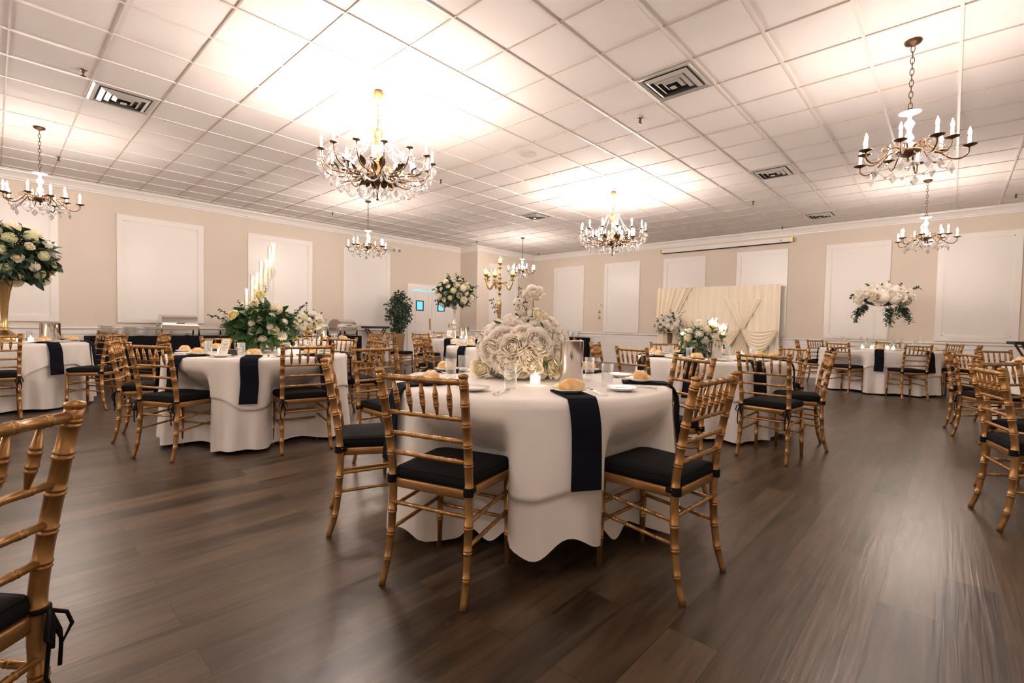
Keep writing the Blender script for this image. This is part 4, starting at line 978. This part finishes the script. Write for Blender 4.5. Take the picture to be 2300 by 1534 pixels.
for i, (a, b, h, lb) in enumerate(((.02,.12,.30,'tallest floating candle goblet behind the mums'),(.13,.12,.24,'middle floating candle goblet above the steel pitcher'),(-.26,-.02,.17,'lowest floating candle goblet left of the mums'))):
    dx, dy = rel('T5', a, b); r = empty('floating_candle_vase', (TAB['T5'][0]+dx,TAB['T5'][1]+dy,TZ)); tag(r, lb, 'candle', 'floating candle goblets')
    m = MB(); m.lathe([(0,0),(.05,0),(.05,.004),(.008,.012),(.007,h-.02),(.02,h),(.05,h+.04),(.058,h+.09),(.058,h+.14),(.0565,.0+h+.14),(.056,h+.09),(.047,h+.042),(0,h+.01)],26); part('goblet', m, 'glass', r)
    part('water', MB().lathe([(0,h+.012),(.045,h+.044),(.0535,h+.085),(0,h+.085)],22), 'water', r)
    part('floating_candle', MB().lathe([(0,h+.075),(.035,h+.078),(.045,h+.095),(.035,h+.105),(0,h+.107)],20), 'votive_wax', r)
    o = link('flame', fl_me, r, (0,0,h+.107)); o.scale = (1.5,1.5,1.3)
    m = MB(); rnd = random.Random(i)
    for k in range(26): q = Vector((rnd.uniform(-.035,.035),rnd.uniform(-.035,.035),h+.035+rnd.uniform(0,.035))); m.sphere(q*1.0, .005, 5, 3)
    part('glass_beads', m, 'butter', r)
# candelabra table
r = empty('candelabra', T('T6',0,0)); tag(r, 'tall antique gold five-arm candelabra with yellow candles in glass cups', 'candelabra')
m = MB(); m.lathe([(0,0),(.11,0),(.12,.02),(.10,.04),(.04,.08),(.025,.12),(.035,.14),(.022,.18),(.020,.30),(.024,.42),(.033,.62),(.036,.66),(.020,.68),(.014,.70),(.016,.74),(.012,.76),(.028,.79),(.030,.80),(.012,.81),(.014,.84),(.030,.88),(.032,.90),(.016,.92),(.024,.94),(.034,.955),(.03,.98),(.012,.99),(.026,1.02),(.028,1.03),(.012,1.05),(.014,1.08),(.022,1.10),(.012,1.12),(.018,1.15),(.012,1.17),(.048,1.178),(.048,1.182),(.012,1.19)],24); part('column', m, 'antique_gold', r)
er, ea = local_axes('T6')
def holder(p):
    m = MB(); m.lathe([(.006,0),(.042,.004),(.042,.008),(.010,.012),(.016,.025),(.009,.035),(.022,.05),(.034,.065),(.038,.075),(0,.075)],20); part('candle_holder', m, 'antique_gold', r, loc=p)
    part('candle', MB().lathe([(0,.075),(.027,.075),(.027,.135),(0,.138)],18), 'wax_yellow', r, loc=p); link('flame', fl_me, r, tuple(Vector(p)+Vector((0,0,.138))))
    part('glass_cup', MB().lathe([(.033,.075),(.036,.12),(.034,.17),(.0325,.17),(.0345,.12),(.0315,.075)],20,cap=False), 'glass', r, loc=p)
holder((0,0,1.18))
for i, (ang, z) in enumerate(((-168,1.0),(-110,.97),(-25,1.0),(25,1.0),(150,.99))):
    a = radians(ang); d = er*cos(a)+ea*sin(a); R_ = .215; pts = []
    for k in range(15):
        u = k/14; x = .02+(R_-.02)*min(1,u*1.12) if u < .9 else R_; zz = .94+.05*sin(u*pi*1.1)*max(0,1-u*2.2)-.085*math.exp(-((u-.66)/.2)**2)+(z-.94)*max(0,(u-.7)/.3)
        pts.append(d*x+Vector((0,0,zz)))
    m = MB(); m.tube(pts, [.0095]*15, 8); 
    q = []
    for k in range(14): t_ = k/13*4.5; q.append(d*(.09+.028*cos(t_)*(1-k/22))+Vector((0,0,.945+.028*sin(t_)*(1-k/22))))
    m.tube(q, .005, 6); part('arm', m, 'antique_gold', r); holder(tuple(d*R_+Vector((0,0,z))))
# crystal vase table
r = empty('crystal_vase_bouquet', T('T7',0,0)); tag(r, 'ball of cream flowers and eucalyptus on a tall clear crystal vase before the double doors', 'flower arrangement')
m = MB(); m.lathe([(0,0),(.11,0),(.11,.01),(.09,.05),(.04,.16),(.03,.22),(.06,.26),(.075,.31),(.06,.36),(.025,.40),(.022,.43),(.03,.60),(.055,.70),(.05,.70),(.0,.55)],28); part('crystal_vase', m, 'crystal', r)
er, ea = local_axes('T7'); rnd = random.Random(9)
sp = []
for k in range(26):
    a = rnd.uniform(0,6.28); u = rnd.uniform(-.6,1); d = Vector((cos(a)*sqrt(1-u*u), sin(a)*sqrt(1-u*u), u)); sp.append((Vector((0,0,1.0))+d*.2, Vector((0,0,1.0))+d*rnd.uniform(.46,.58), 11, .06, .022, 0))
arrangement(r, (0,0,1.0), (.38,.38,.33), (('hyd_c',.30,.08),('rose_c',.28,.065),('mum',.27,.06),('hyd_g',.15,.07)), 50, 61, leaves=420, lm='leaf_dark', lsize=(.12,.035), zmin=-.8, filler=70, sprigs=sp)
# orchid table
r = empty('orchid_centerpiece', T('T8',0,0)); tag(r, 'spreading white orchids with trailing olive leaves on a tall clear stand', 'flower arrangement')
er, ea = local_axes('T8'); m = MB(); hh = .72
for sx in (-1,1):
    for sy in (-1,1): m.box((sx*.10-.006,sy*.10-.006,0),(sx*.10+.006,sy*.10+.006,hh))
m.box((-.11,-.11,hh),(.11,.11,hh+.008)); m.box((-.11,-.11,0),(.11,.11,.008)); part('clear_stand', m, 'glass', r, False)
arrangement(r, (0,0,.97), (.42,.34,.22), (('rose_w',.35,.095),('hyd_w',.35,.085),('rose_c',.15,.08),('mum',.15,.07)), 66, 71, leaves=90, lm='leaf_dark', lsize=(.12,.026), zmin=-.35)
rnd = random.Random(13); mb = MB()
for (a, b, n_, z1) in ((-.44,0,5,.50),(-.36,.1,4,.58),(.10,-.1,5,.42),(.18,-.05,4,.5),(.42,0,6,.48),(.36,.1,4,.55),(-.3,-.1,4,.7),(.3,-.2,3,.6)):
    for q in range(n_):
        p0 = er*(a*.75)+ea*b+Vector((rnd.uniform(-.06,.06),rnd.uniform(-.06,.06),.86)); p1 = er*a+ea*b+Vector((rnd.uniform(-.08,.08),rnd.uniform(-.08,.08),z1+rnd.uniform(-.03,.12))); sprig(mb, p0, p1, 14, .085, .016, rnd)
for a, z in ((.55,1.15),(-.5,1.0),(-.25,1.25),(.1,1.30),(.3,1.24)): sprig(mb, er*a*.6+Vector((0,0,1.05)), er*a+Vector((0,0,z)), 12, .09, .018, rnd)
part('trailing_leaves', mb, 'leaf_dark', r, False)
# white bouquet on a slim pedestal before the drape
r = empty('pedestal_bouquet', (-5.53,12.25,0)); tag(r, 'white bouquet on a slim dark pedestal at the left foot of the ivory drape', 'flower arrangement')
m = MB(); m.lathe([(0,0),(.16,0),(.16,.02),(.03,.05),(.028,.62),(.05,.70),(.065,.85),(.06,.98),(0,.98)],22); part('pedestal_vase', m, 'bark', r)
sp = [(Vector((0,0,1.2)), Vector((a,0,z)), 12, .07, .024, 0) for a,z in ((-.4,1.35),(.0,1.62),(.1,1.55),(.42,1.6),(-.3,1.0),(.45,1.0))]
arrangement(r, (0,0,1.2), (.34,.32,.27), (('hyd_w',.4,.085),('mum',.3,.075),('rose_w',.3,.07)), 56, 81, leaves=160, lm='leaf_dark', lsize=(.12,.03), zmin=-.6, sprigs=sp)

# ---------------------------------------------------------------- ficus, tray stands
r = empty('ficus_tree', (-11.25,7.6,0)); tag(r, 'dark green ficus tree in a tapered wicker pot beside the double doors', 'plant')
part('pot', MB().lathe([(0,0),(.10,0),(.11,.02),(.17,.74),(.19,.80),(.18,.82),(.165,.80),(0,.78)],24), 'wicker', r)
m = MB(); m.tube([(0,0,.75),(.02,.01,1.1),(-.02,0,1.4),(.01,.02,1.7)], [.022,.018,.014,.008], 8); m.tube([(.03,0,.75),(-.02,.03,1.1),(.04,.0,1.45)], [.016,.013,.008], 8); part('trunk', m, 'bark', r)
mb = MB(); rnd = random.Random(17)
clumps = [(.0,.0,1.80,.17),(.12,-.06,1.86,.13),(-.14,.05,1.72,.17),(.15,.12,1.64,.17),(-.10,-.16,1.58,.19),(.02,.18,1.52,.18),(.20,-.08,1.46,.17),(-.20,.06,1.42,.18),(.05,-.05,1.38,.20),(.14,.16,1.30,.17),(-.12,-.12,1.26,.18),(.02,.10,1.16,.17),(.15,-.06,1.12,.15),(-.12,.08,1.06,.14),(.06,.0,.98,.14),(-.02,-.10,.94,.10)]
for i in range(1500):
    cx_, cy_, cz_, cr_ = clumps[i % len(clumps)]; d = Vector((rnd.gauss(0,1),rnd.gauss(0,1),rnd.gauss(0,1))).normalized(); p = Vector((cx_,cy_,cz_))+d*cr_*rnd.random()**.4
    leaf(mb, p, d+Vector((0,0,-.5)), rnd.uniform(.06,.10), .022, rnd.uniform(-1,1), .4)
part('foliage', mb, 'leaf_dark', r, False)
def tray_stand(x, y, rz, label):
    r = empty('tray_stand', (x,y,0), rz); tag(r, label, 'tray stand', 'folding tray stands')
    part('tray', MB().box((-.33,-.24,.955),(.33,.24,.975)).box((-.33,-.24,.975),(-.32,.24,1.0)).box((.32,-.24,.975),(.33,.24,1.0)).box((-.32,-.24,.975),(.32,-.23,1.0)).box((-.32,.23,.975),(.32,.24,1.0)), 'black', r, False)
    for s in (-1,1):
        for yy in (-.2,.2): m = MB(); m.tube([(-s*.24,yy*(.9 if s>0 else 1),.953),(s*.24,yy*(.9 if s>0 else 1),0)], .016, 4); part('leg', m, 'wood_dark', r, False)
    for x_, z_ in ((-.20,.08),(.20,.08),(-.22,.92),(.22,.92)): m = MB(); m.tube([(x_,-.2,z_),(x_,.2,z_)], .012, 6); part('cross_bar', m, 'wood_dark', r)
tray_stand(-11.35,6.95,YAW+.1,'folding wooden tray stand with a black tray, left of the ficus'); tray_stand(1.02,10.9,YAW-.6,'folding wooden tray stand with a black tray at the right photo edge')

# ---------------------------------------------------------------- buffets
def buffet(x0, y0, x1, y1, label):
    r = empty('buffet_table', ((x0+x1)/2,(y0+y1)/2,0)); tag(r, label, 'table')
    hx, hy = (x1-x0)/2, (y1-y0)/2; part('tabletop', MB().box((-hx+.01,-hy+.01,.73),(hx-.01,hy-.01,.755)), 'leg_metal', r, False)
    for sx in (-1,1):
        for sy in (-1,1): m = MB(); m.tube([(sx*(hx-.12),sy*(hy-.15),.73),(sx*(hx-.12),sy*(hy-.15),0)], .014, 8); part('leg', m, 'leg_metal', r)
    m = MB(); P = []
    n = 160; per = 2*(2*hx+2*hy)
    for i in range(n):
        s = per*i/n
        for L, f in ((2*hx,lambda q:(-hx+q,-hy,0,-1)),(2*hy,lambda q:(hx,-hy+q,1,0)),(2*hx,lambda q:(hx-q,hy,0,1)),(2*hy,lambda q:(-hx,hy-q,-1,0))):
            if s <= L: P.append(f(s)); break
            s -= L
    vs = []; rows = ((0,.762),(.004,.755),(.008,.60),(.012,.3),(.014,.02))
    for o_, z in rows:
        for i, (px, py, nx, ny) in enumerate(P): w_ = (.005+.014*(.762-z))*sin(i*1.15+z); vs.append((px+nx*(o_+w_),py+ny*(o_+w_),z))
    fs = [tuple(range(n))]
    for j in range(len(rows)-1):
        for i in range(n): k = (i+1)%n; fs.append((j*n+i,(j+1)*n+i,(j+1)*n+k,j*n+k))
    m.add(vs, fs); o = link('buffet_cloth', m.mesh('buffet_cloth', True, 'black_cloth'), None, ((x0+x1)/2,(y0+y1)/2,0)); return o
tag(buffet(-11.78,1.15,-11.02,6.35,'long buffet table under black cloth along the left wall'), 'black floor-length cloth on the long buffet at the left wall', 'tablecloth')
tag(buffet(-10.35,12.25,-8.50,12.95,'short buffet table under black cloth at the back wall'), 'black floor-length cloth on the short buffet at the back wall', 'tablecloth')
bp_me = MB().lathe([(0,0),(.07,0),(.075,.003),(.125,.011),(.13,.014),(.127,.015),(.07,.005),(0,.005)],28).mesh('dinner_plate', True, 'china')
for j, (y, n_, lb) in enumerate(((1.40,12,'leftmost'),(1.74,11,'middle'),(2.05,11,'rightmost'))):
    for i in range(n_):
        o = link('dinner_plate', bp_me, None, (-11.25+.004*sin(i*3+j),y+.004*cos(i*2+j),.764+i*.0165)); tag(o, 'white dinner plate in the %s stack on the left black buffet' % lb, 'plate', 'plates in the %s buffet stack' % lb)
bowl_me = MB().lathe([(0,0),(.03,0),(.035,.006),(.075,.05),(.08,.06),(.077,.06),(.035,.012),(0,.01)],22).mesh('soup_bowl', True, 'china')
for j, x in enumerate((-9.10,-8.90,-8.68)):
    for i in range(7):
        o = link('soup_bowl', bowl_me, None, (x,12.45,.764+i*.022)); tag(o, 'white bowl in the %s stack on the back black buffet' % ('left','middle','right')[j], 'bowl', 'bowls in the %s back stack' % ('left','middle','right')[j])
def chafer(x, y, rz, label, s=1.0):
    r = empty('chafing_dish', (x,y,.764), rz); tag(r, label, 'chafing dish', 'steel chafing dishes')
    w_, d_ = .31*s, .22*s
    m = MB()
    for sx in (-1,1):
        m.tube([(sx*w_,-d_,0),(sx*w_,-d_,.20),(sx*(w_-.01),-d_*.9,.24)], .013, 8); m.tube([(sx*w_,d_,0),(sx*w_,d_,.20),(sx*(w_-.01),d_*.9,.24)], .013, 8)
        m.box((sx*w_-.012,-d_,.02),(sx*w_+.012,-d_+.03,.22)); m.box((sx*w_-.012,d_-.03,.02),(sx*w_+.012,d_,.22))
    m.tube([(-w_,-d_,.03),(w_,-d_,.03)], .006, 6); m.tube([(-w_,d_,.03),(w_,d_,.03)], .006, 6); part('stand', m, 'silver', r)
    part('water_pan', MB().box((-w_+.005,-d_+.005,.13),(w_-.005,d_-.005,.205)), 'steel', r, False)
    m = MB(); R_ = d_*.97
    def fn(u, v): a = pi*v; return ((u-.5)*2*(w_-.015), -R_*cos(a), .215+R_*.98*sin(a))
    m.grid(fn, 10, 20)
    for sx in (-1,1):
        vs = [(sx*(w_-.015),0,.215)]+[(sx*(w_-.015),-R_*cos(pi*k/20),.215+R_*.98*sin(pi*k/20)) for k in range(21)]; m.add(vs, [(0,k,k+1) for k in range(1,21)])
    part('roll_top_lid', m, 'silver', r)
    m = MB(); m.tube([(-.06,-R_-.005,.25),(-.06,-R_-.03,.262),(.06,-R_-.03,.262),(.06,-R_-.005,.25)], .006, 8); part('handle', m, 'steel_dark', r)
    for sx in (-.5,.5): part('burner', MB().lathe([(0,0),(.035,0),(.035,.05),(0,.05)],16), 'steel_dark', r, loc=(sx*w_,0,.0))
chafer(-11.33,2.50,pi/2,'large roll-top steel chafing dish on the left buffet beside the plate stacks')
chafer(-11.33,3.62,pi/2,'steel chafing dish on the left buffet, half hidden by the big bouquet')
chafer(-11.30,5.20,pi/2+.35,'steel chafing dish on the left buffet, right of the gold bowl bouquet',.95)
chafer(-11.30,5.98,pi/2+.35,'steel chafing dish at the right end of the left buffet',.95)
r = empty('domed_chafer', (-9.72,12.6,.764)); tag(r, 'round steel domed chafing dish on the back buffet behind the roses', 'chafing dish')
part('pan', MB().lathe([(0,.0),(.14,0),(.16,.10),(.19,.14),(.19,.155),(0,.155)],28), 'silver', r); part('dome_lid', MB().lathe([(.185,.156),(.18,.22),(.15,.30),(.09,.36),(0,.385)],28), 'silver', r)
part('knob', MB().sphere((0,0,.40),.02,10,8), 'steel_dark', r)

# ---------------------------------------------------------------- projector screen, drape, small wall things
r = empty('projector_screen', (-4.57,YB-.10,3.30)); tag(r, 'white rolled-up projector screen case below the crown of the back wall', 'projector screen')
part('case', MB().box((-1.66,-.05,-.045),(1.66,.05,.055)), 'plastic', r, False)
m = MB(); m.tube([(-1.62,-.02,-.055),(1.62,-.02,-.055)], .012, 8); part('screen_bar', m, 'black', r)
for s in (-1,1): part('end_cap', MB().box((s*1.66-.02,-.055,-.05),(s*1.66+.02,.095,.06)), 'brass', r, False)
part('badge', MB().box((1.38,-.052,-.01),(1.46,-.05,.015)), 'bronze_light', r, False)
r = empty('backdrop_drape', (-4.65,12.93,0)); tag(r, 'ivory pleated fabric backdrop with gathered swags against the back wall', 'drape')
m = MB(); m.tube([(-1.52,.07,2.20),(1.52,.07,2.21)], .018, 8); m.tube([(-1.52,.07,0),(-1.52,.07,2.2)], .018, 8); m.tube([(1.52,.07,0),(1.52,.07,2.2)], .018, 8); part('pole_frame', m, 'silver', r)
def pleat(x0, x1, z0, z1, y, n, amp, name, fn2=None, nu=320, nv=30):
    m = MB(); rnd = random.Random(int(x0*100)+n); ph = [rnd.uniform(0,6.28) for _ in range(5)]
    def fn(u, v):
        x = x0+(x1-x0)*u; z = z0+(z1-z0)*v
        f = amp*(sin(2*pi*n*u+ph[0]+.8*sin(5*u+ph[1])+.5*v)+.5*sin(2*pi*n*1.63*u+ph[2]+.6*v)); 
        p = (x, y+f, z)
        return fn2(u, v, p) if fn2 else p
    m.grid(fn, nu, nv); return part(name, m, 'drape', r)
pleat(-1.57,1.57,.02,2.235,.0,26,.014,'curtain_panel')
# diagonal gathered panel at left
def diag(u, v, p):
    t = 1-v; x = -1.57+(.0+1.0*u)*(1-.62*t) - .0*t; return (x, p[1]-.05-.03*t, 2.235-1.25*t+(.02*sin(20*u)))
pleat(-1.57,-.55,0,1,-.0,10,.028,'diagonal_panel', diag, 200, 30)
def swag(xa, za, xb, zb, depth, y, name, folds=6, fall=.55):
    m = MB()
    def fn(u, v):
        x = xa+(xb-xa)*u; zt = za+(zb-za)*u; sag = (depth*.15+depth*.85*v)*4*u*(1-u); hang = fall*v*(.25+.75*sin(pi*u))
        w_ = .028*sin(2*pi*folds*v+.6*u)*(.35+.65*sin(pi*u)); return (x, y-.05*sin(pi*u)-.02-w_, zt-sag*.75-hang*.35)
    m.grid(fn, 50, 70); return part(name, m, 'drape', r)
swag(-.95,1.18,-.05,1.20,.30,-.06,'swag',6,.4)
swag(-.55,1.02,.70,1.12,.50,-.09,'swag',7,.85); swag(.74,1.12,1.57,1.12,.40,-.09,'swag',6,.75)
def fan(u, v, p):
    t = 1-v; cx_ = .72; x = cx_+(u-.5)*(.12+.42*t); return (x, p[1]-.07+.0*t, 1.14-1.1*t)
pleat(0,1,0,1,-.0,12,.018,'gathered_tail', fan, 160, 24)
def fan_up(u, v, p): x = .72+(u-.5)*(.12+.75*v); return (x, p[1]-.035, 1.12+.75*v)
pleat(0,1.01,0,1,-.0,9,.012,'gathered_tail', fan_up, 140, 18)
r = empty('thermostat', (-8.29,YB-.012,1.80)); tag(r, 'small white wall thermostat left of the tall shutter on the back wall', 'thermostat')
part('case', MB().box((-.065,-.02,-.045),(.065,.012,.045)), 'china', r, False); part('display', MB().box((-.03,-.022,-.01),(.045,-.02,.022)), 'steel_dark', r, False)
for z, lb in ((1.60,'upper small gold and crystal wall ornament under the thermostat'),(1.43,'lower small gold and crystal wall ornament under the thermostat')):
    r = empty('wall_ornament', (-8.33,YB-.02,z)); tag(r, lb, 'ornament', 'wall ornaments')
    part('ornament_body', MB().lathe([(0,-.06),(.03,-.045),(.045,-.02),(.03,.01),(.012,.02),(.02,.04),(0,.06)],14), 'brass', r)
r = empty('emergency_light', (XL+.03,7.90,3.22)); tag(r, 'white twin-lamp emergency light on the left wall above the last shutter', 'emergency light')
m = MB(); m.sphere((0,0,0),1,20,10,(.03,.17,.075)); part('housing', m, 'plastic', r)
for s in (-1,1): part('lamp_head', MB().sphere((.04,s*.09,-.02),.042,14,10), 'steel', r)
